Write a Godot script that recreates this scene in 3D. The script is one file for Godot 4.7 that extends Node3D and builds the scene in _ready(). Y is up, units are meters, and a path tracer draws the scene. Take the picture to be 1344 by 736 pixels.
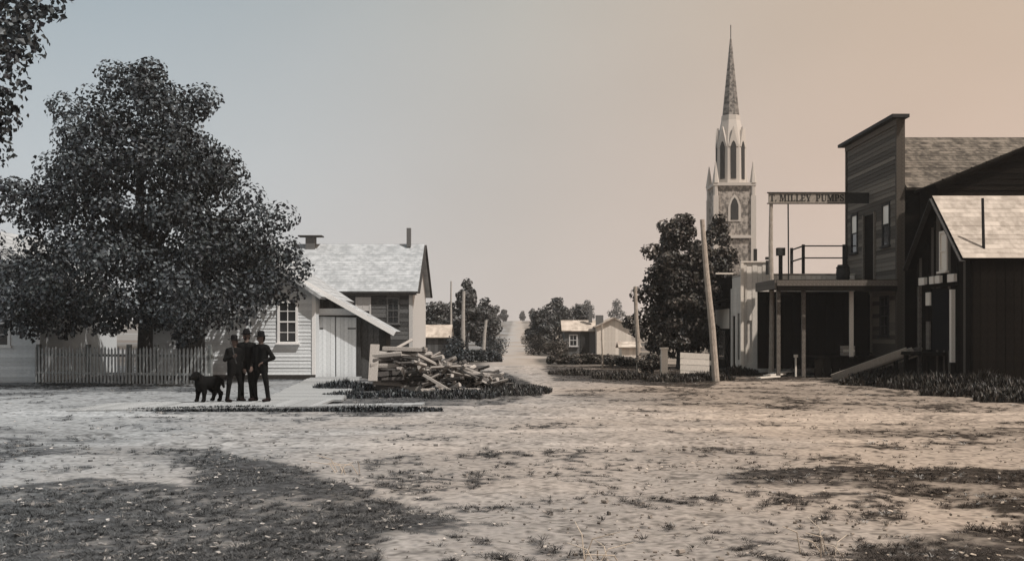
extends Node3D
# A village crossroads: shade tree, cottage and barn on one side, false-front hall and shops on the other, a church spire behind.
# Layout is surveyed from the camera station: eye height H over the crossing, street running to -z.
const F := 1441.0
const H := 1.75
var rng := RandomNumberGenerator.new()
var used := {}
var M := {}
var box_unit := BoxMesh.new()
var wedge_unit: ArrayMesh
var split_units: Array = []

func at(px: float, py: float, z: float) -> Vector3:
	return Vector3((px - 680.0) / F * z, H - (py - 432.0) / F * z, -z)
func gnd(px: float, py: float) -> Vector3:
	var z := F * H / (py - 432.0)
	return Vector3((px - 680.0) / F * z, 0, -z)

# ---------------------------------------------------------------- naming
func numbered(n: String) -> String:
	if not used.has(n):
		used[n] = 0
		return n
	used[n] += 1
	return "%s_%03d" % [n, used[n]]
func tag(o: Node3D, label: String, category: String, group := "", kind := "") -> Node3D:
	if label: o.set_meta("label", label)
	if category: o.set_meta("category", category)
	if group: o.set_meta("group", group)
	if kind: o.set_meta("kind", kind)
	return o
func thing(called: String, pos: Vector3, label: String, category: String, group := "") -> Node3D:
	var o := Node3D.new()
	o.name = numbered(called)
	add_child(o)
	o.position = pos
	return tag(o, label, category, group)
func put(parent: Node3D, called: String, mesh: Mesh, mat: Material, xf := Transform3D()) -> MeshInstance3D:
	var o := MeshInstance3D.new()
	o.name = numbered(called) if parent == self else called
	o.mesh = mesh
	o.material_override = mat
	o.transform = xf
	o.cast_shadow = GeometryInstance3D.SHADOW_CASTING_SETTING_ON
	parent.add_child(o, true)
	return o
# a board or block of the given size; c is in world metres, the parent's place is taken off
func world_of(p: Node3D) -> Vector3:
	var v := Vector3.ZERO
	var n: Node = p
	while n != self and n is Node3D:
		v += (n as Node3D).position
		n = n.get_parent()
	return v
func block(parent: Node3D, called: String, mat: Material, c: Vector3, size: Vector3, rot := Basis()) -> MeshInstance3D:
	return put(parent, called, box_unit, mat, Transform3D(rot * Basis.from_scale(size), c - world_of(parent)))
# a beam between two points
func beam(parent: Node3D, called: String, mat: Material, a: Vector3, b: Vector3, w: float, d: float) -> MeshInstance3D:
	var y := (b - a)
	var l := y.length()
	y = y / l
	var x := y.cross(Vector3(0, 0, 1))
	if x.length() < 0.05: x = y.cross(Vector3(1, 0, 0))
	x = x.normalized()
	var z := x.cross(y)
	return put(parent, called, box_unit, mat, Transform3D(Basis(x * w, y * l, z * d), (a + b) * 0.5 - world_of(parent)))

# ---------------------------------------------------------------- mesh collecting
class Mb:
	var v := PackedVector3Array()
	var n := PackedVector3Array()
	var c := PackedColorArray()
	var col := Color.WHITE
	func tri(p: Vector3, q: Vector3, r: Vector3, inside: Vector3) -> void:
		var m := (r - p).cross(q - p)
		if m.length_squared() < 1e-16: return
		m = m.normalized()
		if m.dot((p + q + r) / 3.0 - inside) < 0.0:
			v.append(p); v.append(r); v.append(q)
			m = -m
		else:
			v.append(p); v.append(q); v.append(r)
		for i in 3:
			n.append(m); c.append(col)
	func quad(p: Vector3, q: Vector3, r: Vector3, s: Vector3, inside: Vector3) -> void:
		tri(p, q, r, inside)
		tri(p, r, s, inside)
	func hexa(p: Array) -> void:   # 0-3 one face in turn, 4-7 the opposite face
		var m := Vector3.ZERO
		for q in p: m += q / 8.0
		quad(p[0], p[1], p[2], p[3], m)
		quad(p[4], p[5], p[6], p[7], m)
		for i in 4:
			var j := (i + 1) % 4
			quad(p[i], p[j], p[j + 4], p[i + 4], m)
	func box(ce: Vector3, s: Vector3, b := Basis()) -> void:
		var h := s * 0.5
		var p := []
		for zz in [-1.0, 1.0]:
			for k in [Vector2(-1, -1), Vector2(1, -1), Vector2(1, 1), Vector2(-1, 1)]:
				p.append(ce + b * Vector3(k.x * h.x, k.y * h.y, zz * h.z))
		hexa(p)
	func tube(pts: Array, rad: Array, sides: int, wob := 0.0, rg: RandomNumberGenerator = null) -> void:
		var rings := []
		for i in pts.size():
			var d: Vector3 = (pts[min(i + 1, pts.size() - 1)] - pts[max(i - 1, 0)]).normalized()
			var x := d.cross(Vector3(0.13, 0.05, 1)).normalized()
			if absf(d.z) > 0.9: x = d.cross(Vector3(0, 1, 0)).normalized()
			var z := x.cross(d)
			var ring := []
			for k in sides:
				var a := TAU * k / sides
				var rr: float = rad[i]
				if rg: rr *= 1.0 + wob * (rg.randf() - 0.5)
				ring.append(pts[i] + (x * cos(a) + z * sin(a)) * rr)
			rings.append(ring)
		for i in pts.size() - 1:
			for k in sides:
				var j := (k + 1) % sides
				quad(rings[i][k], rings[i][j], rings[i + 1][j], rings[i + 1][k], (pts[i] + pts[i + 1]) * 0.5)
		for e in [0, pts.size() - 1]:
			var other: Vector3 = pts[1] if e == 0 else pts[e - 1]
			for k in range(1, sides - 1):
				tri(rings[e][0], rings[e][k], rings[e][k + 1], other)
	func lathe(ce: Vector3, prof: Array, sides: int) -> void:   # prof: Vector2(radius, height)
		for i in prof.size() - 1:
			for k in sides:
				var a0 := TAU * k / sides
				var a1 := TAU * (k + 1) / sides
				var d0 := Vector3(cos(a0), 0, sin(a0))
				var d1 := Vector3(cos(a1), 0, sin(a1))
				var up := Vector3(0, 1, 0)
				quad(ce + d0 * prof[i].x + up * prof[i].y, ce + d1 * prof[i].x + up * prof[i].y, ce + d1 * prof[i + 1].x + up * prof[i + 1].y, ce + d0 * prof[i + 1].x + up * prof[i + 1].y, ce + up * (prof[i].y + prof[i + 1].y) * 0.5)
	func prism(poly: PackedVector2Array, o: Vector3, u: Vector3, d: Vector3) -> void:   # outline in (u, up), pushed along d
		var idx := Geometry2D.triangulate_polygon(poly)
		var p := func(i: int) -> Vector3: return o + u * poly[i].x + Vector3(0, poly[i].y, 0)
		var mid := Vector3.ZERO
		for i in poly.size(): mid += p.call(i) / poly.size()
		for k in range(0, idx.size(), 3):
			tri(p.call(idx[k]), p.call(idx[k + 1]), p.call(idx[k + 2]), mid + d)
			tri(p.call(idx[k]) + d, p.call(idx[k + 1]) + d, p.call(idx[k + 2]) + d, mid)
		for i in poly.size():
			var j := (i + 1) % poly.size()
			quad(p.call(i), p.call(j), p.call(j) + d, p.call(i) + d, mid + d * 0.5)
	func done(by: Vector3 = Vector3.ZERO) -> ArrayMesh:
		var a := []
		a.resize(Mesh.ARRAY_MAX)
		if by != Vector3.ZERO:
			for i in v.size(): v[i] -= by
		a[Mesh.ARRAY_VERTEX] = v
		a[Mesh.ARRAY_NORMAL] = n
		a[Mesh.ARRAY_COLOR] = c
		var m := ArrayMesh.new()
		m.add_surface_from_arrays(Mesh.PRIMITIVE_TRIANGLES, a)
		return m

# ---------------------------------------------------------------- materials
var noise_img := {}
var noise_nrm := {}
func noise_of(kind: String) -> Image:
	if not noise_img.has(kind):
		var f := FastNoiseLite.new()
		f.seed = 11 + kind.length() * 7
		f.noise_type = FastNoiseLite.TYPE_SIMPLEX_SMOOTH
		f.fractal_type = FastNoiseLite.FRACTAL_FBM
		match kind:
			"fine": f.frequency = 0.07; f.fractal_octaves = 4
			"blotch": f.frequency = 0.016; f.fractal_octaves = 5; f.fractal_gain = 0.6
			"grain": f.frequency = 0.05; f.fractal_octaves = 5; f.fractal_gain = 0.62
		var im := f.get_seamless_image(192, 192)
		im.convert(Image.FORMAT_L8)
		noise_img[kind] = im
		var b: Image = im.duplicate()
		b.convert(Image.FORMAT_RGBA8)
		b.bump_map_to_normal_map(5.0)
		noise_nrm[kind] = ImageTexture.create_from_image(b)
	return noise_img[kind]
func srgb(r: float, g: float, b: float) -> Color:
	return Color(r, g, b).linear_to_srgb()
# a to b: linear base colours at the two ends of the grain
func mat(key: String, a: Color, b: Color, kind: String, scale: Vector3, rough := 0.9, bump := 0.4) -> StandardMaterial3D:
	var src := noise_of(kind).get_data()
	var out := PackedByteArray()
	out.resize(src.size() * 3)
	var lut := PackedByteArray()
	for i in 256:
		var t := smoothstep(0.22, 0.78, i / 255.0)
		var c := a.lerp(b, t).linear_to_srgb()
		lut.append(int(c.r * 255.0)); lut.append(int(c.g * 255.0)); lut.append(int(c.b * 255.0))
	for i in src.size():
		var k := src[i] * 3
		out[i * 3] = lut[k]; out[i * 3 + 1] = lut[k + 1]; out[i * 3 + 2] = lut[k + 2]
	var m := StandardMaterial3D.new()
	m.albedo_texture = ImageTexture.create_from_image(Image.create_from_data(192, 192, false, Image.FORMAT_RGB8, out))
	m.uv1_triplanar = true
	m.uv1_world_triplanar = true
	m.uv1_scale = scale
	m.roughness = rough
	m.metallic_specular = 0.1 if b.r < .05 else 0.3
	if bump > 0.0:
		m.normal_enabled = true
		m.normal_texture = noise_nrm[kind]
		m.normal_scale = bump
	m.resource_name = key
	M[key] = m
	return m
func vmat(key: String, rough: float, back := 0.0) -> StandardMaterial3D:
	var m := StandardMaterial3D.new()
	m.vertex_color_use_as_albedo = true
	m.roughness = rough
	m.metallic_specular = 0.35
	m.cull_mode = BaseMaterial3D.CULL_DISABLED
	if back > 0.0:
		m.backlight_enabled = true
		m.backlight = Color(back, back, back)
	m.resource_name = key
	M[key] = m
	return m

func materials() -> void:
	var g := Vector3(0.7, 5, 0.7)     # grain that runs level
	var gv := Vector3(5, 0.6, 5)      # grain that runs upright
	for i in 3:
		var k := 1.0 - 0.09 * i
		mat("white_boards_%d" % i, Color(0.585, 0.61, 0.625) * k, Color(0.74, 0.765, 0.78) * k, "grain", g, 0.75, 0.2)
		mat("white_warm_%d" % i, Color(0.66, 0.58, 0.50) * k, Color(0.80, 0.71, 0.62) * k, "grain", gv, 0.75, 0.2)
		var k2 := 1.0 - 0.28 * i
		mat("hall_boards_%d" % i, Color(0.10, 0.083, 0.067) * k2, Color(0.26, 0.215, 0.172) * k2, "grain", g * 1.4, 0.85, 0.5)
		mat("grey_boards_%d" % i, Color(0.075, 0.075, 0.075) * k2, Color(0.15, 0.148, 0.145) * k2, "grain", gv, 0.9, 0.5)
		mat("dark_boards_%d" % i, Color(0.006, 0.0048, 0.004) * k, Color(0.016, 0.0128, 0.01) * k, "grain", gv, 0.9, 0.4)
		mat("walk_planks_%d" % i, Color(0.23, 0.24, 0.245) * k, Color(0.37, 0.38, 0.385) * k, "grain", Vector3(5, 5, 0.6), 0.9, 0.5)
		var k3 := 1.0 - 0.2 * i
		var kr := 1.0 - .025 * i
		mat("log_bark_%d" % i, Color(0.05, 0.045, 0.042) * k3, Color(0.16, 0.145, 0.135) * k3, "grain", Vector3(3, 6, 6), 0.95, 0.7)
		mat("log_split_%d" % i, Color(0.26, 0.235, 0.215) * k3, Color(0.46, 0.42, 0.385) * k3, "grain", Vector3(2, 7, 7), 0.9, 0.5)
		mat("roof_grey_%d" % i, Color(0.26, 0.27, 0.278) * kr, Color(0.42, 0.43, 0.44) * kr, "blotch", Vector3(.37, .37, .37) * (1.0 + .3 * i), 0.85, 0.3)
		mat("roof_tan_%d" % i, Color(0.30, 0.25, 0.207) * kr, Color(0.50, 0.425, 0.36) * kr, "blotch", Vector3(.41, .41, .41) * (1.0 + .3 * i), 0.85, 0.3)
		var k4 := 1.0 - .07 * i
		mat("roof_brown_%d" % i, Color(0.05, 0.041, 0.033) * k4, Color(0.20, 0.165, 0.132) * k4, "blotch", Vector3(.45, .45, .45) * (1.0 + .3 * i), 0.9, 0.4)
	mat("picket", Color(0.24, 0.25, 0.25), Color(0.40, 0.41, 0.41), "grain", gv, 0.85, 0.3)
	mat("rail", Color(0.10, 0.11, 0.11), Color(0.2, 0.21, 0.21), "grain", g, 0.9, 0.4)
	mat("brick_dark", Color(0.07, 0.068, 0.066), Color(0.17, 0.165, 0.16), "fine", Vector3(2.2, 2.2, 2.2), 0.95, 0.5)
	mat("wall_pale", Color(0.42, 0.40, 0.385), Color(0.55, 0.53, 0.51), "grain", g, 0.9, 0.2)
	mat("trim_dark", Color(0.022, 0.02, 0.019), Color(0.05, 0.046, 0.042), "grain", g, 0.8, 0.3)
	mat("trim_white", Color(0.66, 0.65, 0.64), Color(0.8, 0.79, 0.78), "fine", Vector3(2, 2, 2), 0.7, 0.1)
	mat("trim_cream", Color(0.60, 0.52, 0.44), Color(0.78, 0.68, 0.58), "fine", Vector3(2, 2, 2), 0.75, 0.1)
	mat("pole", Color(0.24, 0.22, 0.20), Color(0.46, 0.425, 0.39), "grain", Vector3(7, 0.5, 7), 0.9, 0.5)
	mat("pole_tan", Color(0.25, 0.205, 0.165), Color(0.50, 0.42, 0.35), "grain", Vector3(7, 0.5, 7), 0.9, 0.5)
	mat("post_worn", Color(0.06, 0.05, 0.042), Color(0.22, 0.185, 0.155), "grain", Vector3(7, 0.7, 7), 0.9, 0.5)
	mat("trunk", Color(0.022, 0.022, 0.023), Color(0.07, 0.07, 0.07), "grain", Vector3(5, 1, 5), 0.95, 0.8)
	mat("stone_pale", Color(0.40, 0.35, 0.31), Color(0.56, 0.50, 0.44), "fine", Vector3(1, 1, 1), 0.9, 0.2)
	mat("tower_wall", Color(0.13, 0.112, 0.097), Color(0.40, 0.345, 0.298), "blotch", Vector3(.5, .35, .5), 0.9, 0.3)
	mat("spire", Color(0.07, 0.062, 0.055), Color(0.30, 0.265, 0.235), "blotch", Vector3(.5, .5, .5), 0.85, 0.3)
	mat("iron", Color(0.02, 0.02, 0.02), Color(0.04, 0.038, 0.036), "fine", Vector3(3, 3, 3), 0.6, 0.1)
	mat("sign_ground", Color(0.26, 0.22, 0.18), Color(0.40, 0.34, 0.285), "grain", g, 0.85, 0.2)
	mat("straw", Color(0.34, 0.28, 0.225), Color(0.5, 0.42, 0.34), "fine", Vector3(4, 4, 4), 0.9, 0.1)
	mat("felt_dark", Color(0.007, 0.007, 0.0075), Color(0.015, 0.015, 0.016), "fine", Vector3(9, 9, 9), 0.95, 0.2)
	var gl := StandardMaterial3D.new()
	gl.albedo_color = srgb(0.02, 0.021, 0.022); gl.roughness = 0.08; gl.metallic_specular = 0.5
	gl.resource_name = "pane_dark"
	M["pane_dark"] = gl
	var bl := StandardMaterial3D.new()
	bl.albedo_color = srgb(0.78, 0.68, 0.57); bl.roughness = 0.25; bl.metallic_specular = 0.5  # whole pane in one pale opaque colour
	bl.resource_name = "pane_pale"
	M["pane_pale"] = bl
	vmat("leaf", 0.5, 0.25)
	vmat("grass_blade", 0.7, 0.3)
	vmat("cloth", 0.95).metallic_specular = .15
	vmat("fur", 1.0).metallic_specular = .05

# ---------------------------------------------------------------- building pieces
func make_units() -> void:
	box_unit.size = Vector3.ONE
	var w := Mb.new()   # clapboard: thick lower edge
	w.hexa([Vector3(-.5, -.5, 0), Vector3(.5, -.5, 0), Vector3(.5, .5, 0), Vector3(-.5, .5, 0), Vector3(-.5, -.5, 1), Vector3(.5, -.5, 1), Vector3(.5, .5, .3), Vector3(-.5, .5, .3)])
	wedge_unit = w.done()
	for k in 3:   # split logs: unit length along x
		var s := Mb.new()
		var pl: Array = [
			[Vector2(-.45, -.3), Vector2(.1, -.5), Vector2(.5, -.2), Vector2(.42, .2), Vector2(-.1, .45)],
			[Vector2(-.5, -.35), Vector2(.5, -.4), Vector2(.3, .1), Vector2(.02, .5), Vector2(-.35, .2)],
			[Vector2(-.4, -.3), Vector2(0, -.5), Vector2(.4, -.32), Vector2(.5, .05), Vector2(.3, .4), Vector2(-.1, .5), Vector2(-.45, .25)]][k]
		var n := pl.size()
		for i in n:
			var a: Vector2 = pl[i]
			var b: Vector2 = pl[(i + 1) % n]
			s.quad(Vector3(-.5, a.y, a.x), Vector3(-.5, b.y, b.x), Vector3(.5, b.y * .93, b.x * .93), Vector3(.5, a.y * .93, a.x * .93), Vector3.ZERO)
		for i in range(1, n - 1):
			for e in [-.5, .5]:
				var q := 1.0 if e < 0 else 0.93
				s.tri(Vector3(e, pl[0].y * q, pl[0].x * q), Vector3(e, pl[i].y * q, pl[i].x * q), Vector3(e, pl[i + 1].y * q, pl[i + 1].x * q), Vector3.ZERO)
		split_units.append(s.done())

# boards laid in courses over a wall plane; span(y) gives the ends of the wall at a height; holes are Rect2(u, y, w, h)
func courses(parent: Node3D, called: String, mats: Array, o: Vector3, u: Vector3, n: Vector3, y0: float, y1: float, expo: float, span: Callable, holes: Array, thick := 0.022) -> void:
	var y := y0
	var up := Vector3(0, 1, 0)
	var base := world_of(parent)
	while y < y1 - 0.02:
		var h := minf(expo, y1 - y)
		var s: Vector2 = span.call(y + h * 0.5)
		var cuts := [[s.x, s.y]]
		for r in holes:
			if y + h * 0.5 > r.position.y and y + h * 0.5 < r.end.y:
				var nc := []
				for c in cuts:
					if r.end.x <= c[0] or r.position.x >= c[1]:
						nc.append(c)
						continue
					if r.position.x > c[0]: nc.append([c[0], r.position.x])
					if r.end.x < c[1]: nc.append([r.end.x, c[1]])
				cuts = nc
		for c in cuts:
			var l: float = c[1] - c[0]
			if l < 0.06: continue
			var ce: Vector3 = o + u * ((c[0] + c[1]) * 0.5 + rng.randf_range(-.004, .004)) + up * (y + h * 0.5)
			var sag := rng.randf_range(-0.0025, 0.0025)
			var x := (u + up * sag).normalized()
			put(parent, called, wedge_unit, mats[rng.randi() % mats.size()], Transform3D(Basis(x * l, up * (h + 0.012), n * (thick * rng.randf_range(0.85, 1.25))), ce - base))
		y += expo
# upright boards
func uprights(parent: Node3D, called: String, mats: Array, o: Vector3, u: Vector3, n: Vector3, u0: float, u1: float, bw: float, y0: float, top: Callable, holes: Array, thick := 0.025) -> void:
	var x := u0
	var up := Vector3(0, 1, 0)
	var base := world_of(parent)
	while x < u1 - 0.03:
		var w := minf(bw * rng.randf_range(0.85, 1.12), u1 - x)
		var t: float = top.call(x + w * 0.5)
		var spans := [[y0, t]]
		for r in holes:
			if x + w * 0.5 > r.position.x and x + w * 0.5 < r.end.x:
				var nc := []
				for c in spans:
					if r.end.y <= c[0] or r.position.y >= c[1]:
						nc.append(c)
						continue
					if r.position.y > c[0]: nc.append([c[0], r.position.y])
					if r.end.y < c[1]: nc.append([r.end.y, c[1]])
				spans = nc
		for c in spans:
			if c[1] - c[0] < 0.05: continue
			var th := thick * rng.randf_range(0.8, 1.3)
			put(parent, called, box_unit, mats[rng.randi() % mats.size()], Transform3D(Basis(u * (w - 0.012), up * (c[1] - c[0]), n * th), o + u * (x + w * 0.5) + up * ((c[0] + c[1]) * 0.5) + n * (th * 0.5) - base))
		x += w
# sash window: frame > pane, glazing bar, sill. o is the middle of its foot on the wall face
func window(parent: Node3D, o: Vector3, u: Vector3, n: Vector3, w: float, h: float, fr: Material, upper: Material, lower: Material, cols: int, rows: int, proud := 0.05) -> void:
	var up := Vector3(0, 1, 0)
	var b := Basis(u, up, n)
	var base := world_of(parent)
	var mb := Mb.new()
	var t := 0.085
	mb.box(Vector3(-w * .5 + t * .5, h * .5, proud * .5), Vector3(t, h, proud))
	mb.box(Vector3(w * .5 - t * .5, h * .5, proud * .5), Vector3(t, h, proud))
	mb.box(Vector3(0, h - t * .5, proud * .5), Vector3(w - 2 * t, t, proud))
	mb.box(Vector3(0, t * .25, proud * .5), Vector3(w - 2 * t, t * .5, proud))
	mb.box(Vector3(0, h * .5, proud * .42), Vector3(w - 2 * t, 0.05, proud * .8))
	var f := put(parent, "window", mb.done(), fr, Transform3D(b, o - base))
	put(f, "pane", box_unit, upper, Transform3D(Basis.from_scale(Vector3(w - 2 * t, h * .5 - t - 0.02, 0.012)), Vector3(0, h * .75 - t * .5 + .01, 0.022)))
	put(f, "pane", box_unit, lower, Transform3D(Basis.from_scale(Vector3(w - 2 * t, h * .5 - t * .5 - 0.02, 0.012)), Vector3(0, h * .25 + t * .25 - .01, 0.016)))
	for i in range(1, cols):
		put(f, "glazing_bar", box_unit, fr, Transform3D(Basis.from_scale(Vector3(0.026, h - 2 * t, 0.02)), Vector3(-w * .5 + t + (w - 2 * t) * i / cols, h * .5, 0.036)))
	for i in rows * 2:
		if i == rows or i == 0: continue
		put(f, "glazing_bar", box_unit, fr, Transform3D(Basis.from_scale(Vector3(w - 2 * t, 0.024, 0.017)), Vector3(0, h * i / (rows * 2.0), 0.034)))
	put(f, "sill", box_unit, fr, Transform3D(Basis.from_scale(Vector3(w + 0.12, 0.06, 0.12)), Vector3(0, -0.03, 0.06)))
# one roof slope: slab > shingle courses
func slope(parent: Node3D, called: String, e0: Vector3, e1: Vector3, r0: Vector3, r1: Vector3, th: float, slab: Material, mats: Array, expo: float) -> MeshInstance3D:
	var n := (e1 - e0).cross(r0 - e0).normalized()
	if n.y < 0: n = -n
	var base := world_of(parent)
	var mb := Mb.new()
	var d := n * th
	mb.hexa([e0, e1, r1, r0, e0 - d, e1 - d, r1 - d, r0 - d])
	var s := put(parent, called, mb.done(base), slab)
	if mats.is_empty(): return s
	var u := (e1 - e0).normalized()
	var len_s := (r0 - e0).length()
	var k := int(ceil(len_s / expo))
	for i in k:
		var t0 := float(i) / k
		var t1 := float(i + 1) / k
		var a := e0.lerp(r0, (t0 + t1) * .5)
		var b := e1.lerp(r1, (t0 + t1) * .5)
		var up := (r0 - e0).normalized()
		put(s, "shingle_course", wedge_unit, mats[rng.randi() % mats.size()], Transform3D(Basis((b - a), up * (len_s / k + .02), n * rng.randf_range(0.007, 0.014)), (a + b) * .5 + n * 0.002 - base))
	return s

# ---------------------------------------------------------------- foliage
func crown_mesh(clumps: Array, per: int, leaf: float, dark: Color, light: Color, droop := 0.35) -> ArrayMesh:
	var v := PackedVector3Array()
	var n := PackedVector3Array()
	var c := PackedColorArray()
	for cl in clumps:
		var ce: Vector3 = cl[0]
		var r: float = cl[1]
		var q: int = int(per * (cl[2] if cl.size() > 2 else 1.0))
		var tone := rng.randf_range(0.5, 1.5)
		for i in q:
			var d := Vector3(rng.randfn(), rng.randfn(), rng.randfn()).normalized()
			var p := ce + d * Vector3(r, r * .78, r) * (0.35 + 0.68 * sqrt(rng.randf()))
			var nn := (d + Vector3(rng.randf_range(-.8, .8), rng.randf_range(-.2, 1.1), rng.randf_range(-.8, .8))).normalized()
			var t := nn.cross(Vector3(rng.randfn(), rng.randfn(), rng.randfn())).normalized()
			t = (t + Vector3(0, -droop, 0)).normalized()
			var s := nn.cross(t).normalized()
			var l := leaf * rng.randf_range(0.65, 1.35)
			var w := l * rng.randf_range(0.32, 0.46)
			var a := p - t * l * .5
			var b := p + t * l * .5
			var e := p + s * w + nn * w * .3 - t * l * .06
			var g := p - s * w + nn * w * .3 - t * l * .06
			var k := rng.randf()
			var col := dark.lerp(light, k * k * .45 if k < .9 else 1.0) * tone  # the few palest leaves paint glints and bright gaps into the crown
			col.a = 1.0
			var n1 := (e - a).cross(b - a).normalized()
			var n2 := (b - a).cross(g - a).normalized()
			if n1.dot(nn) < 0:
				n1 = -n1
				v.append(a); v.append(e); v.append(b)
			else:
				v.append(a); v.append(b); v.append(e)
			if n2.dot(nn) < 0:
				n2 = -n2
				v.append(a); v.append(b); v.append(g)
			else:
				v.append(a); v.append(g); v.append(b)
			for j in 3: n.append(n1)
			for j in 3: n.append(n2)
			for j in 6: c.append(col)
	var arr := []
	arr.resize(Mesh.ARRAY_MAX)
	arr[Mesh.ARRAY_VERTEX] = v
	arr[Mesh.ARRAY_NORMAL] = n
	arr[Mesh.ARRAY_COLOR] = c
	var m := ArrayMesh.new()
	m.add_surface_from_arrays(Mesh.PRIMITIVE_TRIANGLES, arr)
	return m
func prof_r(prof: Array, y: float) -> float:
	for i in prof.size() - 1:
		if y <= prof[i + 1][0]:
			return lerpf(prof[i][1], prof[i + 1][1], clampf((y - prof[i][0]) / (prof[i + 1][0] - prof[i][0]), 0, 1))
	return prof[-1][1]
# prof: [height, radius] from the foot of the crown up
func clump_set(prof: Array, count: int, r0: float, r1: float, squash := 1.0) -> Array:
	var out := []
	var lo: float = prof[0][0]
	var hi: float = prof[-1][0]
	var big := 0.0
	for p in prof: big = maxf(big, p[1])
	var tries := 0
	while out.size() < count:
		var y := rng.randf_range(lo, hi)
		var r := prof_r(prof, y)
		if rng.randf() * big > r + big * .08: continue
		var a := rng.randf() * TAU
		var k := sqrt(rng.randf_range(0.12, 1.0))
		var cr := rng.randf_range(r0, r1)
		var rr := maxf(0, r - cr * .75) * k * rng.randf_range(0.9, 1.1)
		var at_ := Vector3(cos(a) * rr, y, sin(a) * rr * squash)
		tries += 1
		var close := false
		for q in out:
			if tries < count * 12 and at_.distance_to(q[0]) < cr * .72: close = true
		if close: continue
		out.append([at_, cr, rng.randf_range(0.75, 1.2) * cr / r1])
	return out
func tree(called: String, label: String, group: String, pos: Vector3, trunk_r: float, trunk_h: float, clumps: Array, per: int, leaf: float, dark: Color, light: Color, limbs := 9, droop := 0.35) -> Node3D:
	var t := thing(called, pos, label, "tree", group)
	var mb := Mb.new()
	var top := Vector3(rng.randf_range(-.15, .15), trunk_h, rng.randf_range(-.15, .15))
	mb.tube([Vector3(0, -.1, 0), Vector3(0, .15, 0), Vector3(trunk_r * .3, trunk_h * .35, 0), top * Vector3(1, .7, 1), top], [trunk_r * 1.5, trunk_r * 1.1, trunk_r * .9, trunk_r * .6, trunk_r * .25], 8, 0.15, rng)
	for i in limbs:
		var cl: Vector3 = clumps[(i * 7) % clumps.size()][0]
		var y0 := minf(trunk_h * rng.randf_range(.4, .85), cl.y - 0.1)
		var s := Vector3(0, maxf(y0, .4), 0)
		var midp := s.lerp(cl, .5) + Vector3(0, .12 * cl.length() * .2, 0)
		mb.tube([s, midp, cl], [trunk_r * .42, trunk_r * .26, trunk_r * .08], 5)
	put(t, "trunk", mb.done(), M.trunk)
	put(t, "crown", crown_mesh(clumps, per, leaf, dark, light, droop), M.leaf)
	return t
# a bed of upright weeds: many thin blades and leaf stalks
func weed_bed(label: String, pos: Vector3, size: Vector3, blades: int, dark: Color, light: Color) -> void:
	var v := PackedVector3Array()
	var n := PackedVector3Array()
	var c := PackedColorArray()
	for i in blades:
		var a := rng.randf() * TAU
		var q := sqrt(rng.randf())
		var o := Vector3(cos(a) * q * size.x * .5, -.02, sin(a) * q * size.z * .5)
		var h := size.y * rng.randf_range(.3, 1.0) * (1.1 - q * .55)
		var b := rng.randf() * TAU
		var lean := Vector3(cos(b), 0, sin(b)) * h * rng.randf_range(.1, .6)
		var s := Vector3(-sin(b), 0, cos(b)) * rng.randf_range(.008, .022)
		var m := o + lean * .4 + Vector3(0, h * .65, 0)
		var t := o + lean + Vector3(0, h, 0)
		var k := rng.randf()
		var col := dark.lerp(light, k * k * .5 if k < .94 else 1.0)
		var ps := [o - s, m + s * 1.2, o + s, o - s, m - s * 1.2, m + s * 1.2, m - s * 1.2, t, m + s * 1.2]
		for j in 9:
			var f0: Vector3 = ps[j - j % 3]
			v.append(ps[j])
			n.append((ps[j - j % 3 + 2] - f0).cross(ps[j - j % 3 + 1] - f0).normalized())
			c.append(col)
	var arr := []
	arr.resize(Mesh.ARRAY_MAX)
	arr[Mesh.ARRAY_VERTEX] = v
	arr[Mesh.ARRAY_NORMAL] = n
	arr[Mesh.ARRAY_COLOR] = c
	var m2 := ArrayMesh.new()
	m2.add_surface_from_arrays(Mesh.PRIMITIVE_TRIANGLES, arr)
	var w := put(self, "weeds", m2, M.leaf, Transform3D(Basis(), pos))
	tag(w, label, "weeds", "", "stuff")
func bush(called: String, label: String, group: String, pos: Vector3, size: Vector3, count: int, per: int, leaf: float, dark: Color, light: Color) -> Node3D:
	var t := thing(called, pos, label, "shrub", group)
	var cl := []
	for i in count:
		var cr := minf(size.y, size.x) * rng.randf_range(.24, .4)
		var ax := rng.randf_range(-.5, .5) * (size.x - cr)
		var h := rng.randf_range(cr * .7, maxf(cr * .8, size.y - cr * .8)) * (1.0 - 0.5 * absf(ax) / size.x)
		cl.append([Vector3(ax, h, rng.randf_range(-.5, .5) * maxf(0.1, size.z - cr)), cr])
	for i in 4:
		var mb := Mb.new()
		var c: Vector3 = cl[i % cl.size()][0]
		mb.tube([Vector3(c.x * .6, -.05, c.z * .6), c], [.03, .01], 5)
		put(t, "stem", mb.done(), M.trunk)
	put(t, "foliage", crown_mesh(cl, per, leaf, dark, light), M.leaf)
	return t

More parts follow.
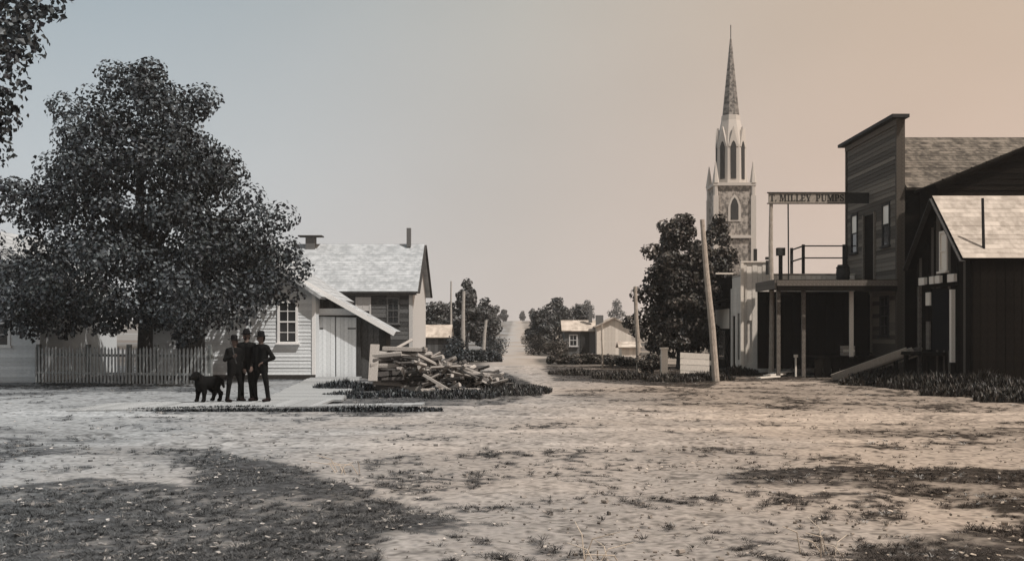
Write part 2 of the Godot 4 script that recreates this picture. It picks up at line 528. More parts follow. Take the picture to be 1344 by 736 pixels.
# ---------------------------------------------------------------- figures: smooth union of tapered capsules, meshed as surface nets
class Field:
	var bones := []   # [a, b, ra, rb, colour]
	func add(a: Vector3, b: Vector3, ra: float, rb: float, c: Color) -> void:
		bones.append([a, b, ra, rb, c])
	func mesh_into(mb: Mb, cell: float, k: float) -> void:
		var lo := Vector3(1e9, 1e9, 1e9)
		var hi := -lo
		for o in bones:
			var r: float = maxf(o[2], o[3]) + k + cell * 2.5
			for p in [o[0], o[1]]:
				lo = lo.min(p - Vector3.ONE * r)
				hi = hi.max(p + Vector3.ONE * r)
		var nx := int((hi.x - lo.x) / cell) + 2
		var ny := int((hi.y - lo.y) / cell) + 2
		var nz := int((hi.z - lo.z) / cell) + 2
		var f := PackedFloat32Array()
		f.resize(nx * ny * nz)
		f.fill(1.0)
		var best := PackedFloat32Array()
		best.resize(nx * ny * nz)
		best.fill(1.0)
		var who := PackedInt32Array()
		who.resize(nx * ny * nz)
		for bi in bones.size():
			var o: Array = bones[bi]
			var a: Vector3 = o[0]
			var ab: Vector3 = o[1] - a
			var ll := maxf(ab.length_squared(), 1e-9)
			var ra: float = o[2]
			var rb: float = o[3]
			var r := maxf(ra, rb) + k + cell * 2.0
			var mn := (a.min(o[1]) - Vector3.ONE * r - lo) / cell
			var mx := (a.max(o[1]) + Vector3.ONE * r - lo) / cell
			for iz in range(maxi(0, int(mn.z)), mini(nz, int(mx.z) + 2)):
				for iy in range(maxi(0, int(mn.y)), mini(ny, int(mx.y) + 2)):
					var row := (iz * ny + iy) * nx
					for ix in range(maxi(0, int(mn.x)), mini(nx, int(mx.x) + 2)):
						var p := lo + Vector3(ix, iy, iz) * cell
						var t := clampf((p - a).dot(ab) / ll, 0.0, 1.0)
						var d := (p - a - ab * t).length() - lerpf(ra, rb, t)
						var i := row + ix
						var e := f[i]
						var h := maxf(k - absf(d - e), 0.0) / k
						f[i] = minf(d, e) - h * h * k * 0.25
						if d < best[i]:
							best[i] = d
							who[i] = bi
		var vid := PackedInt32Array()
		vid.resize(nx * ny * nz)
		vid.fill(-1)
		var vs := PackedVector3Array()
		var vc := PackedColorArray()
		var off := [0, 1, nx, nx + 1, nx * ny, nx * ny + 1, nx * ny + nx, nx * ny + nx + 1]
		var cor := [Vector3(0, 0, 0), Vector3(1, 0, 0), Vector3(0, 1, 0), Vector3(1, 1, 0), Vector3(0, 0, 1), Vector3(1, 0, 1), Vector3(0, 1, 1), Vector3(1, 1, 1)]
		var eds := [[0, 1], [2, 3], [4, 5], [6, 7], [0, 2], [1, 3], [4, 6], [5, 7], [0, 4], [1, 5], [2, 6], [3, 7]]
		for iz in nz - 1:
			for iy in ny - 1:
				for ix in nx - 1:
					var i := (iz * ny + iy) * nx + ix
					var m := 0
					for q in 8:
						if f[i + off[q]] < 0.0: m += 1
					if m == 0 or m == 8: continue
					var s := Vector3.ZERO
					var cnt := 0
					for e in eds:
						var d0 := f[i + off[e[0]]]
						var d1 := f[i + off[e[1]]]
						if (d0 < 0.0) != (d1 < 0.0):
							s += cor[e[0]].lerp(cor[e[1]], d0 / (d0 - d1))
							cnt += 1
					vid[i] = vs.size()
					vs.append(lo + (Vector3(ix, iy, iz) + s / cnt) * cell)
					vc.append(bones[who[i]][4])
		var nor := PackedVector3Array()
		nor.resize(vs.size())
		var quads := []
		for iz in range(1, nz - 1):
			for iy in range(1, ny - 1):
				for ix in range(1, nx - 1):
					var i := (iz * ny + iy) * nx + ix
					var neg := f[i] < 0.0
					for ax in 3:
						var st: int = [1, nx, nx * ny][ax]
						if neg == (f[i + st] < 0.0): continue
						var s1: int = [nx, nx * ny, 1][ax]
						var s2: int = [nx * ny, 1, nx][ax]
						var q := [vid[i], vid[i - s1], vid[i - s1 - s2], vid[i - s2]]
						if q.min() < 0: continue
						if neg: q.reverse()
						quads.append(q)
		for q in quads:
			var m := (vs[q[2]] - vs[q[0]]).cross(vs[q[3]] - vs[q[1]])
			for j in 4: nor[q[j]] += m
		# make normals point outwards: away from the field's inside
		var flip := 0.0
		for q in quads.slice(0, 60):
			var c: Vector3 = (vs[q[0]] + vs[q[2]]) * 0.5
			var m := nor[q[0]].normalized() * cell
			var ia := ((c + m - lo) / cell).round()
			var ib := ((c - m - lo) / cell).round()
			flip += f[(int(ia.z) * ny + int(ia.y)) * nx + int(ia.x)] - f[(int(ib.z) * ny + int(ib.y)) * nx + int(ib.x)]
		var sg := 1.0 if flip > 0 else -1.0
		for q in quads:
			var order := [0, 1, 2, 0, 2, 3] if sg < 0 else [0, 2, 1, 0, 3, 2]
			for j in order:
				mb.v.append(vs[q[j]])
				mb.n.append(nor[q[j]].normalized() * sg)
				mb.c.append(vc[q[j]])

# spec: coat, trousers, skin colours; arm poses as [elbow, wrist] for each side; lean; head turn
func person(label: String, pos: Vector3, turn: float, tall: float, coat: Color, trous: Color, arms: Array, stance: float, head_turn: float, hat_kind: int) -> Node3D:
	var t := thing("person", pos, label, "person", "men talking on the boardwalk")
	t.rotation.y = turn
	var skin := Color(0.12, 0.09, 0.078)
	var boot := Color(0.012, 0.011, 0.011)
	var fld := Field.new()
	for s in [-1.0, 1.0]:
		var foot: float = s * stance
		fld.add(Vector3(foot, .045, -.06), Vector3(foot + s * .02, .035, .15), .048, .036, boot)
		fld.add(Vector3(foot, .09, -.03), Vector3(foot * .92, .47, .02), .052, .06, trous)
		fld.add(Vector3(foot * .92, .47, .02), Vector3(s * .085, .85, 0), .062, .085, trous)
		fld.add(Vector3(s * .095, .75, 0), Vector3(s * .085, .95, 0), .105, .105, coat)
		fld.add(Vector3(s * .075, .95, 0), Vector3(s * .1, 1.27, -.01), .11, .118, coat)
		fld.add(Vector3(0, 1.33, -.01), Vector3(s * .175, 1.31, -.01), .075, .065, coat)
		var ar: Array = arms[0 if s < 0 else 1]
		fld.add(Vector3(s * .185, 1.3, -.01), ar[0], .066, .052, coat)
		fld.add(ar[0], ar[1], .052, .038, coat)
	fld.add(Vector3(0, 1.33, -.01), Vector3(0, 1.44, 0), .058, .052, skin)
	var mb := Mb.new()
	fld.mesh_into(mb, .017, .03)
	# head, finer
	var hd := Field.new()
	var hb := Basis(Vector3.UP, head_turn)
	var hp := func(x: float, y: float, z: float) -> Vector3: return Vector3(0, 1.45, 0) + hb * Vector3(x, y, z)
	var hair := Color(0.018, 0.015, 0.013)
	hd.add(hp.call(0, -.03, -.01), hp.call(0, .03, 0), .05, .055, skin)
	hd.add(hp.call(0, .09, .005), hp.call(0, .12, -.005), .078, .08, skin)
	hd.add(hp.call(0, .03, .04), hp.call(0, .06, .03), .042, .055, hair if hat_kind == 1 else skin)
	hd.add(hp.call(0, .085, .085), hp.call(0, .062, .104), .011, .016, skin)
	hd.add(hp.call(-.02, .04, .088), hp.call(.02, .04, .088), .009, .009, Color(.09, .05, .045))
	hd.add(hp.call(-.05, .105, .066), hp.call(.05, .105, .066), .014, .014, skin)
	for s in [-1.0, 1.0]:
		hd.add(hp.call(s * .03, .088, .073), hp.call(s * .034, .088, .073), .012, .012, Color(.03, .025, .022))
		hd.add(hp.call(s * .08, .07, -.005), hp.call(s * .082, .1, -.01), .014, .016, skin)
	hd.add(hp.call(0, .1, -.035), hp.call(0, .15, -.02), .074, .07, hair)
	hd.add(hp.call(0, .04, -.05), hp.call(0, .08, -.04), .05, .06, hair)
	hd.mesh_into(mb, .0085, .02)
	# hands: palm, four fingers of unequal length bent at the knuckle, thumb from the side
	for s in [-1.0, 1.0]:
		var ar: Array = arms[0 if s < 0 else 1]
		var w: Vector3 = ar[1]
		var dir: Vector3 = (ar[1] - ar[0]).normalized()
		var fw := Vector3(0, 0, 1)
		if absf(dir.z) > .8: fw = Vector3(0, 1, 0)
		var side: Vector3 = dir.cross(fw).normalized() * s
		var across: Vector3 = side.cross(dir).normalized()
		var hn := Field.new()
		hn.add(w, w + dir * .03, .026, .026, skin)
		for j in 4:
			var oo: Vector3 = across * (.03 - j * .02)
			hn.add(w + dir * .02 + oo * .6, w + dir * .085 + oo, .014, .0125, skin)
			var ln: float = [.036, .042, .039, .03][j]
			var k1: Vector3 = w + dir * (.085 + ln) + oo - side * .012
			hn.add(w + dir * .085 + oo, k1, .0115, .0095, skin)
			hn.add(k1, k1 + dir * ln * .6 - side * .026, .0095, .008, skin)
		hn.add(w + dir * .025 + across * .022, w + dir * .06 + across * .055 - side * .01, .014, .0115, skin)
		hn.add(w + dir * .06 + across * .055 - side * .01, w + dir * .095 + across * .055 - side * .02, .0115, .009, skin)
		hn.mesh_into(mb, .0065, .008)
	put(t, "body", mb.done(), M.cloth)
	var hm := Mb.new()
	if hat_kind == 0:    # wide soft hat
		hm.lathe(Vector3.ZERO, [Vector2(.0, .135), Vector2(.05, .13), Vector2(.082, .11), Vector2(.092, .02), Vector2(.15, .004), Vector2(.165, .012), Vector2(.16, -.004), Vector2(.09, -.004)], 18)
	else:                # round bowler
		hm.lathe(Vector3.ZERO, [Vector2(.0, .14), Vector2(.045, .13), Vector2(.08, .09), Vector2(.093, .02), Vector2(.125, .008), Vector2(.137, .022), Vector2(.13, .0), Vector2(.09, -.004)], 18)
	put(t, "hat", hm.done(), M.felt_dark, Transform3D(Basis(Vector3.UP, head_turn) * Basis(Vector3.RIGHT, .06), Vector3(0, 1.585, -.008)))
	t.scale = Vector3.ONE * (tall / 1.72)
	return t

func dog(pos: Vector3, turn: float) -> void:
	var t := thing("dog", pos, "shaggy black dog standing on the boardwalk beside the men", "dog")
	t.rotation.y = turn
	t.scale = Vector3.ONE * 1.08
	var k := Color(0.01, 0.01, 0.0105)
	var f := Field.new()   # faces +x
	f.add(Vector3(.15, .41, 0), Vector3(.03, .4, 0), .15, .145, k)
	f.add(Vector3(.03, .41, 0), Vector3(-.19, .43, 0), .14, .125, k)
	f.add(Vector3(.18, .34, 0), Vector3(.17, .44, 0), .11, .12, k)
	f.add(Vector3(.19, .48, 0), Vector3(.27, .55, 0), .11, .095, k)
	f.add(Vector3(.29, .57, 0), Vector3(.32, .56, 0), .092, .085, k)
	f.add(Vector3(.35, .54, 0), Vector3(.42, .52, 0), .058, .045, k)
	for s in [-1.0, 1.0]:
		f.add(Vector3(.28, .62, s * .08), Vector3(.28, .53, s * .11), .03, .024, k)
		f.add(Vector3(.18, .38, s * .075), Vector3(.16 + s * .02, .22, s * .08), .075, .055, k)
		f.add(Vector3(.16 + s * .02, .22, s * .08), Vector3(.18 + s * .03, .06, s * .08), .05, .04, k)
		f.add(Vector3(.18 + s * .03, .035, s * .08), Vector3(.22 + s * .03, .03, s * .08), .034, .028, k)
		f.add(Vector3(-.2, .44, s * .065), Vector3(-.16, .28, s * .085), .105, .075, k)
		f.add(Vector3(-.16, .28, s * .085), Vector3(-.26 + s * .02, .17, s * .085), .065, .048, k)
		f.add(Vector3(-.26 + s * .02, .17, s * .085), Vector3(-.23 + s * .03, .05, s * .085), .045, .038, k)
		f.add(Vector3(-.23 + s * .03, .033, s * .085), Vector3(-.18 + s * .03, .03, s * .085), .032, .027, k)
	f.add(Vector3(-.27, .5, 0), Vector3(-.37, .42, 0), .05, .045, k)
	f.add(Vector3(-.37, .42, 0), Vector3(-.42, .3, 0), .045, .025, k)
	var mb := Mb.new()
	f.mesh_into(mb, .012, .03)
	put(t, "body", mb.done(), M.fur)

# ---------------------------------------------------------------- ground
const GX0 := -24.0
const GZ0 := 5.0
const GS := 48.0
const GN := 1400
var grass_at := PackedByteArray()   # how grassy each texel came out, for setting tufts
func ground_height(x: float, z: float) -> float:   # z: metres ahead
	var h := 0.0
	if z > 130.0: h = 4.9 * smoothstep(130.0, 430.0, z) + maxf(0.0, absf(x) - 60.0) * 0.004 * smoothstep(130.0, 300.0, z)
	if z > 480.0: h -= (z - 480.0) * 0.01
	return h
func dirt_of(x: float, k: float) -> Color:
	var w := smoothstep(-7.0, 5.0, x + (k - .5) * 4.0)  # cool-to-warm tint of the whole view painted into the dirt colour across x
	return Color(.265, .276, .286).lerp(Color(.31, .25, .2), w)
func grass_of(x: float) -> Color:
	var w := smoothstep(-7.0, 5.0, x)
	return Color(.047, .047, .05).lerp(Color(.052, .038, .030), w)
# how deep in a wheel track a point lies: two pairs over the crossing, one pair up the street, one pair turning in
func wheel(x: float, z: float, wide: float) -> float:
	var d := 99.0
	for q in [[21.9, .5], [23.0, .5], [17.6, .9], [18.9, .9]]:
		d = minf(d, absf(z - q[0] - q[1] * sin(x * .16 + q[0])))
	if z > 24.0:
		d = minf(d, minf(absf(x + .85 + .12 * sin(z * .3)), absf(x - .6 + .12 * sin(z * .3))))
	var rr := Vector2(x - 9.0, z - 30.5).length()
	if x < 9.0 and z < 30.5: d = minf(d, minf(absf(rr - 8.6), absf(rr - 10.0)))
	return exp(-d * d / (wide * wide))
func patches() -> Image:
	# grass patches on the ground: strength and outline, surveyed as sight lines to the ground
	var list := [
		[.93, [[-200, 655], [0, 640], [100, 627], [180, 632], [250, 640], [262, 606], [300, 598], [400, 614], [480, 645], [590, 682], [600, 690], [520, 700], [470, 745], [470, 900], [-400, 900]]],
		[.72, [[-200, 560], [0, 560], [150, 575], [290, 590], [345, 606], [262, 612], [240, 606], [120, 596], [0, 598], [-200, 600]]],
		[.86, [[945, 620], [1080, 612], [1250, 614], [1420, 616], [1420, 680], [1300, 672], [1240, 655], [1150, 645], [1090, 637], [960, 634]]],
		[.95, [[1100, 745], [1160, 712], [1230, 700], [1260, 691], [1420, 686], [1420, 900], [1100, 900]]],
		[.70, [[1060, 560], [1200, 552], [1420, 553], [1420, 588], [1200, 582], [1090, 572]]],
		[.62, [[720, 512], [930, 508], [1110, 502], [1344, 533], [1344, 543], [1000, 536], [760, 530]]],
		[1.0, [[714, 486.5], [760, 484], [930, 484], [945, 500], [930, 509], [800, 503], [745, 497]]],
		[1.0, [[1085, 500], [1110, 488], [1600, 480], [1600, 545], [1344, 531], [1200, 512], [1140, 506]]],
		[.98, [[405, 530], [430, 520], [480, 506], [490, 490], [655, 486], [715, 509], [712, 519], [660, 531], [555, 533]]],
		[.85, [[180, 541], [250, 538], [555, 540], [545, 545], [300, 545], [220, 543]]],
		[.75, [[-40, 512], [0, 505], [150, 507], [190, 513], [80, 517], [-40, 522]]],
		[.85, [[40, 509], [60, 503], [285, 508], [285, 515], [200, 513]]],
		[.62, [[500, 600], [640, 585], [700, 610], [640, 640], [520, 640], [430, 612]]],
		[.58, [[820, 585], [900, 580], [960, 590], [920, 606], [840, 604]]],
		[.53, [[600, 690], [700, 650], [900, 655], [1080, 680], [1100, 745], [1000, 900], [500, 900]]]]
	var polys := []
	for e in list:
		var pv := PackedVector2Array()
		for p in e[1]:
			var q := gnd(p[0], p[1])
			pv.append(Vector2(q.x, -q.z))
		var bb := Rect2(pv[0], Vector2.ZERO)
		for q in pv: bb = bb.expand(q)
		polys.append([e[0], pv, bb])
	var n := 400
	var out := PackedByteArray()
	out.resize(n * n)
	for j in n:
		for i in n:
			var p := Vector2(GX0 + (i + .5) * GS / n, GZ0 + (j + .5) * GS / n)
			var best := 0.47
			# open verge away from the wheel tracks
			if p.y > 37.0 and (p.x < -1.5 or p.x > 1.25): best = .86
			for q in polys:
				if q[0] > best and q[2].has_point(p) and Geometry2D.is_point_in_polygon(p, q[1]): best = q[0]
			best -= .3 * wheel(p.x, p.y, .38)
			out[j * n + i] = int(clampf(best, 0, 1) * 255)
	var im := Image.create_from_data(n, n, false, Image.FORMAT_L8, out)
	im.resize(220, 220, Image.INTERPOLATE_BILINEAR)
	im.resize(GN, GN, Image.INTERPOLATE_CUBIC)
	return im
func noise_bytes(sd: int, freq: float, oct: int, w: int) -> PackedByteArray:
	var f := FastNoiseLite.new()
	f.seed = sd
	f.frequency = freq
	f.fractal_octaves = oct
	f.fractal_gain = .6
	var im := f.get_image(w, w, false, false, true)
	im.convert(Image.FORMAT_L8)
	return im.get_data()
func ground() -> void:
	var mask := patches().get_data()
	var n1 := noise_bytes(3, .016, 5, GN)
	var n2 := noise_bytes(5, .11, 4, GN)
	var n3 := noise_bytes(9, .004, 3, GN)
	var n4 := noise_bytes(14, .35, 2, GN)
	var out := PackedByteArray()
	out.resize(GN * GN * 3)
	grass_at.resize(GN * GN)
	var lut := PackedByteArray()
	for i in 1025: lut.append(int(clampf(srgb(i / 1024.0, 0, 0).r, 0, 1) * 255.0))
	for j in GN:
		for i in GN:
			var k := j * GN + i
			var x := GX0 + (i + .5) * GS / GN
			var a := n1[k] / 255.0
			var b := n2[k] / 255.0
			var c := n3[k] / 255.0
			var d := n4[k] / 255.0
			var g := mask[k] / 255.0 + (a - .5) * .95 + (b - .5) * .95 + (d - .5) * .35 + (c - .5) * .18
			g = smoothstep(.44, .92, g)
			grass_at[k] = int(g * 255)
			var w := clampf((x + 7.0 + (c - .5) * 4.0) / 12.0, 0, 1)  # same painted cool-to-warm tint, blended into dirt and grass texels
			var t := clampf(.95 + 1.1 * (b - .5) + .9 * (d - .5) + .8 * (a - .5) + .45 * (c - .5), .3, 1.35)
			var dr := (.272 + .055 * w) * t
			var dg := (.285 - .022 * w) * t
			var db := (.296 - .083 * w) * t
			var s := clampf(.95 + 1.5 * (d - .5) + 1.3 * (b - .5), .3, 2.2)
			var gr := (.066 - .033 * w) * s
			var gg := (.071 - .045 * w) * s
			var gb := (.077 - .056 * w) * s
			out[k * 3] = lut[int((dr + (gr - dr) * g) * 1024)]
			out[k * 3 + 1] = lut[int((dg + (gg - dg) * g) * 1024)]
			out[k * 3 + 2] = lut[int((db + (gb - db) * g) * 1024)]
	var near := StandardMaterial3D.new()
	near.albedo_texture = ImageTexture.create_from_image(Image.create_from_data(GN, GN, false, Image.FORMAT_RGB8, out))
	near.roughness = 0.97
	near.metallic_specular = 0.15
	near.resource_name = "crossing_dirt"
	var am := ArrayMesh.new()
	# near sheet: uneven wheel-worn dirt
	var f := FastNoiseLite.new()
	f.seed = 21
	f.frequency = .55
	f.fractal_octaves = 4
	var st := SurfaceTool.new()
	st.begin(Mesh.PRIMITIVE_TRIANGLES)
	var nn := 480
	for j in nn + 1:
		for i in nn + 1:
			var x := GX0 + GS * i / nn
			var z := GZ0 + GS * j / nn
			var edge := minf(minf(i, nn - i), minf(j, nn - j)) / 15.0
			var amp := lerpf(.055, .018, smoothstep(12.0, 24.0, z)) * clampf(edge, 0, 1)
			st.set_uv(Vector2((x - GX0) / GS, (z - GZ0) / GS))
			st.add_vertex(Vector3(x, f.get_noise_2d(x, z) * amp - amp * .3 - .035 * wheel(x, z, .11) * clampf(edge, 0, 1), -z))
	for j in nn:
		for i in nn:
			var p := j * (nn + 1) + i
			for q in [p, p + nn + 1, p + 1, p + 1, p + nn + 1, p + nn + 2]: st.add_index(q)
	st.generate_normals()
	st.commit(am)
	am.surface_set_material(0, near)
	# the land beyond, as one sheet with the near one
	var xs := []
	for v in [-420, -300, -200, -140, -100, -70, -50, -36, -30, -24, -20, -16, -13, -10, -8, -6.5, -5, -4, -3.2, -2.6, -2, -1.6, -1.2, -.8, -.4, 0, .4, .8, 1.2, 1.6, 2, 2.6, 3.2, 4, 5, 6.5, 8, 10, 13, 16, 20, 24, 30, 36, 50, 70, 100, 140, 200, 300, 420]: xs.append(float(v))
	var zs := [-120.0, -60.0, -30.0, -10.0, 0.0, 5.0]
	var zz := 5.0
	while zz < 53.0:
		zz += 4.0
		zs.append(zz)
	while zz < 560.0:
		zz *= 1.025
		zs.append(zz)
	var s2 := SurfaceTool.new()
	s2.begin(Mesh.PRIMITIVE_TRIANGLES)
	var g2 := FastNoiseLite.new()
	g2.seed = 4
	g2.frequency = .12
	g2.fractal_octaves = 4
	for z in zs:
		for x in xs:
			var q := g2.get_noise_2d(x * 1.2, z * .5)
			var road := 1.0 - smoothstep(.9, 2.0, absf(x + .15 + q * .6))
			var g := clampf(.78 + q * 1.1 - road, 0, 1)
			if z < 53.0: g = clampf(.4 + q, 0, 1)
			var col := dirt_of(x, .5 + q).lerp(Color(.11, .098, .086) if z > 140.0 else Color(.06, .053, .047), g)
			s2.set_color(col)
			s2.add_vertex(Vector3(x, ground_height(x, z), -z))
	var w2 := xs.size()
	for j in zs.size() - 1:
		for i in w2 - 1:
			if zs[j] >= GZ0 - .1 and zs[j + 1] <= GZ0 + GS + .1 and xs[i] >= GX0 - .1 and xs[i + 1] <= GX0 + GS + .1: continue
			var p := j * w2 + i
			for q in [p, p + w2, p + 1, p + 1, p + w2, p + w2 + 1]: s2.add_index(q)
	s2.generate_normals()
	s2.commit(am)
	am.surface_set_material(1, vmat("far_land", 0.97))
	var o := MeshInstance3D.new()
	o.name = "ground"
	o.mesh = am
	add_child(o)
	tag(o, "worn dirt crossing and street with patchy grass", "", "", "structure")
func grassy(x: float, z: float) -> float:
	var i := int((x - GX0) / GS * GN)
	var j := int((z - GZ0) / GS * GN)
	if i < 0 or j < 0 or i >= GN or j >= GN: return 0.0
	return grass_at[j * GN + i] / 255.0
func scatter(called: String, label: String, mesh: Mesh, m: Material, xf: Array, cols: Array) -> void:
	var mm := MultiMesh.new()
	mm.transform_format = MultiMesh.TRANSFORM_3D
	mm.use_colors = true
	mm.mesh = mesh
	mm.instance_count = xf.size()
	for i in xf.size():
		mm.set_instance_transform(i, xf[i])
		mm.set_instance_color(i, cols[i])
	var o := MultiMeshInstance3D.new()
	o.name = numbered(called)
	o.multimesh = mm
	o.material_override = m
	add_child(o)
	tag(o, label, "grass", "", "stuff")
func tuft_mesh(blades: int, spread: float, wide: float) -> ArrayMesh:
	var v := PackedVector3Array()
	var n := PackedVector3Array()
	var c := PackedColorArray()
	for b in blades:
		var a := rng.randf() * TAU
		var o := Vector3(cos(a), 0, sin(a)) * spread * rng.randf() * .5
		var lean := Vector3(cos(a + rng.randf_range(-.6, .6)), 0, sin(a + rng.randf_range(-.6, .6))) * spread * rng.randf_range(.2, .9)
		var s := Vector3(-sin(a), 0, cos(a)) * wide * rng.randf_range(.7, 1.2)
		var h := rng.randf_range(.55, 1.0)
		var mid := o + lean * .35 + Vector3(0, h * .6, 0)
		var tip := o + lean + Vector3(0, h, 0)
		var q := [o - s, mid + s * .8, o + s, o - s, mid - s * .8, mid + s * .8, mid - s * .8, tip, mid + s * .8]
		for j in 9:
			var f0: Vector3 = q[j - j % 3]
			v.append(q[j])
			n.append((q[j - j % 3 + 2] - f0).cross(q[j - j % 3 + 1] - f0).normalized())
			c.append(Color.WHITE)
	var arr := []
	arr.resize(Mesh.ARRAY_MAX)
	arr[Mesh.ARRAY_VERTEX] = v
	arr[Mesh.ARRAY_NORMAL] = n
	arr[Mesh.ARRAY_COLOR] = c
	var m := ArrayMesh.new()
	m.add_surface_from_arrays(Mesh.PRIMITIVE_TRIANGLES, arr)
	return m
func grass() -> void:
	var tm := tuft_mesh(16, 1.1, .035)
	var xf := []
	var cols := []
	for i in 90000:
		var z := 7.6 * pow(52.0 / 7.6, pow(rng.randf(), 1.3))
		var x := rng.randf_range(-.52, .52) * z
		var g := grassy(x, z)
		if rng.randf() > (g - .3) * .9: continue
		var h := rng.randf_range(.012, .04) * (1.0 + z * .014)
		var lk := Color(.088, .095, .101).lerp(Color(.048, .036, .028), smoothstep(-7.0, 5.0, x)) * rng.randf_range(.3, 1.6)  # tufts carry the painted cool-to-warm tint too
		if rng.randf() < .05: lk = Color(.3, .28, .26)
		xf.append(Transform3D(Basis(Vector3.UP, rng.randf() * TAU) * Basis.from_scale(Vector3(h * 2.2, h, h * 2.2)), Vector3(x, -.012, -z)))
		cols.append(lk)
	scatter("grass", "short dark grass growing in patches over the dirt crossing", tm, M.grass_blade, xf, cols)
	# dry stalks and pale leaves lying about
	xf = []
	cols = []
	var fl := Mb.new()
	fl.hexa([Vector3(-.5, 0, -.2), Vector3(.5, .04, -.3), Vector3(.42, .02, .3), Vector3(-.35, 0, .26), Vector3(-.5, .1, -.2), Vector3(.5, .12, -.3), Vector3(.42, .16, .3), Vector3(-.35, .1, .26)])
	for i in 2600:
		var z := 7.6 * pow(24.0 / 7.6, pow(rng.randf(), 1.2))
		var x := rng.randf_range(-.52, .52) * z
		var g := grassy(x, z)
		if rng.randf() > .12 + g * .5: continue
		var s := rng.randf_range(.02, .055)
		xf.append(Transform3D(Basis.from_euler(Vector3(rng.randf_range(-.3, .3), rng.randf() * TAU, rng.randf_range(-.3, .3))) * Basis.from_scale(Vector3.ONE * s), Vector3(x, .008, -z)))
		cols.append(Color(.42, .4, .385).lerp(Color(.42, .34, .27), smoothstep(-5., 5., x)) * rng.randf_range(.5, 1.2))
	scatter("fallen_leaves", "pale dry leaves and chips scattered over grass and dirt", fl.done(), M.cloth, xf, cols)
	# clods
	xf = []
	cols = []
	for i in 2600:
		var z := 7.6 * pow(26.0 / 7.6, pow(rng.randf(), 1.2))
		var x := rng.randf_range(-.52, .52) * z
		if grassy(x, z) > .6: continue
		var s := rng.randf_range(.01, .035) * (1.0 if rng.randf() < .96 else 1.9)
		xf.append(Transform3D(Basis.from_euler(Vector3(rng.randf() * TAU, rng.randf() * TAU, 0)) * Basis.from_scale(Vector3(s, s * .6, s * .8)), Vector3(x, s * .1 - .01, -z)))
		var kk := rng.randf_range(.35, 1.0)
		cols.append(Color(dirt_of(x, .5).r * kk, dirt_of(x, .5).g * kk, dirt_of(x, .5).b * kk))
	scatter("clods", "small clods and pebbles strewn on the worn dirt", split_units[2], M.cloth, xf, cols)

# ---------------------------------------------------------------- the cottage side
func three(k: String) -> Array:
	return [M[k + "_0"], M[k + "_1"], M[k + "_2"]]
func corner_house() -> void:
	var z := 36.0
	var xr := at(50, 0, z).x
	var o := Vector3(xr - 6.0, 0, -z)
	var t := thing("clapboard_house", o, "white clapboard house at the picture's edge beyond the shade tree", "house")
	var b := Mb.new()
	b.prism(PackedVector2Array([Vector2(0, -.1), Vector2(6, -.1), Vector2(6, 3.1), Vector2(3, 5.2), Vector2(0, 3.1)]), Vector3(0, 0, 0), Vector3.RIGHT, Vector3(0, 0, -7))
	put(t, "wall", b.done(), M.white_boards_2)
	var win := Rect2(6 - 1.78, 1.2, .86, 1.5)
	courses(t, "clapboard", three("white_boards"), o, Vector3.RIGHT, Vector3.BACK, 0.05, 5.1, .13, func(y): return Vector2(0 if y < 3.1 else (y - 3.1) * 1.43, 5.93 if y < 3.1 else 6 - (y - 3.1) * 1.43), [win])
	window(t, o + Vector3(6 - 1.35, 1.2, .004), Vector3.RIGHT, Vector3.BACK, .86, 1.5, M.trim_white, M.pane_dark, M.pane_dark, 2, 2)
	block(t, "corner_board", M.trim_white, o + Vector3(5.99, 1.5, .01), Vector3(.14, 3.1, .09))
	slope(t, "roof", o + Vector3(6.25, 2.95, .3), o + Vector3(6.25, 2.95, -7.3), o + Vector3(3, 5.28, .3), o + Vector3(3, 5.28, -7.3), .1, M.roof_grey_2, three("roof_grey"), .3)
	slope(t, "roof", o + Vector3(-.25, 2.95, .3), o + Vector3(-.25, 2.95, -7.3), o + Vector3(3, 5.28, .3), o + Vector3(3, 5.28, -7.3), .1, M.roof_grey_2, three("roof_grey"), .3)

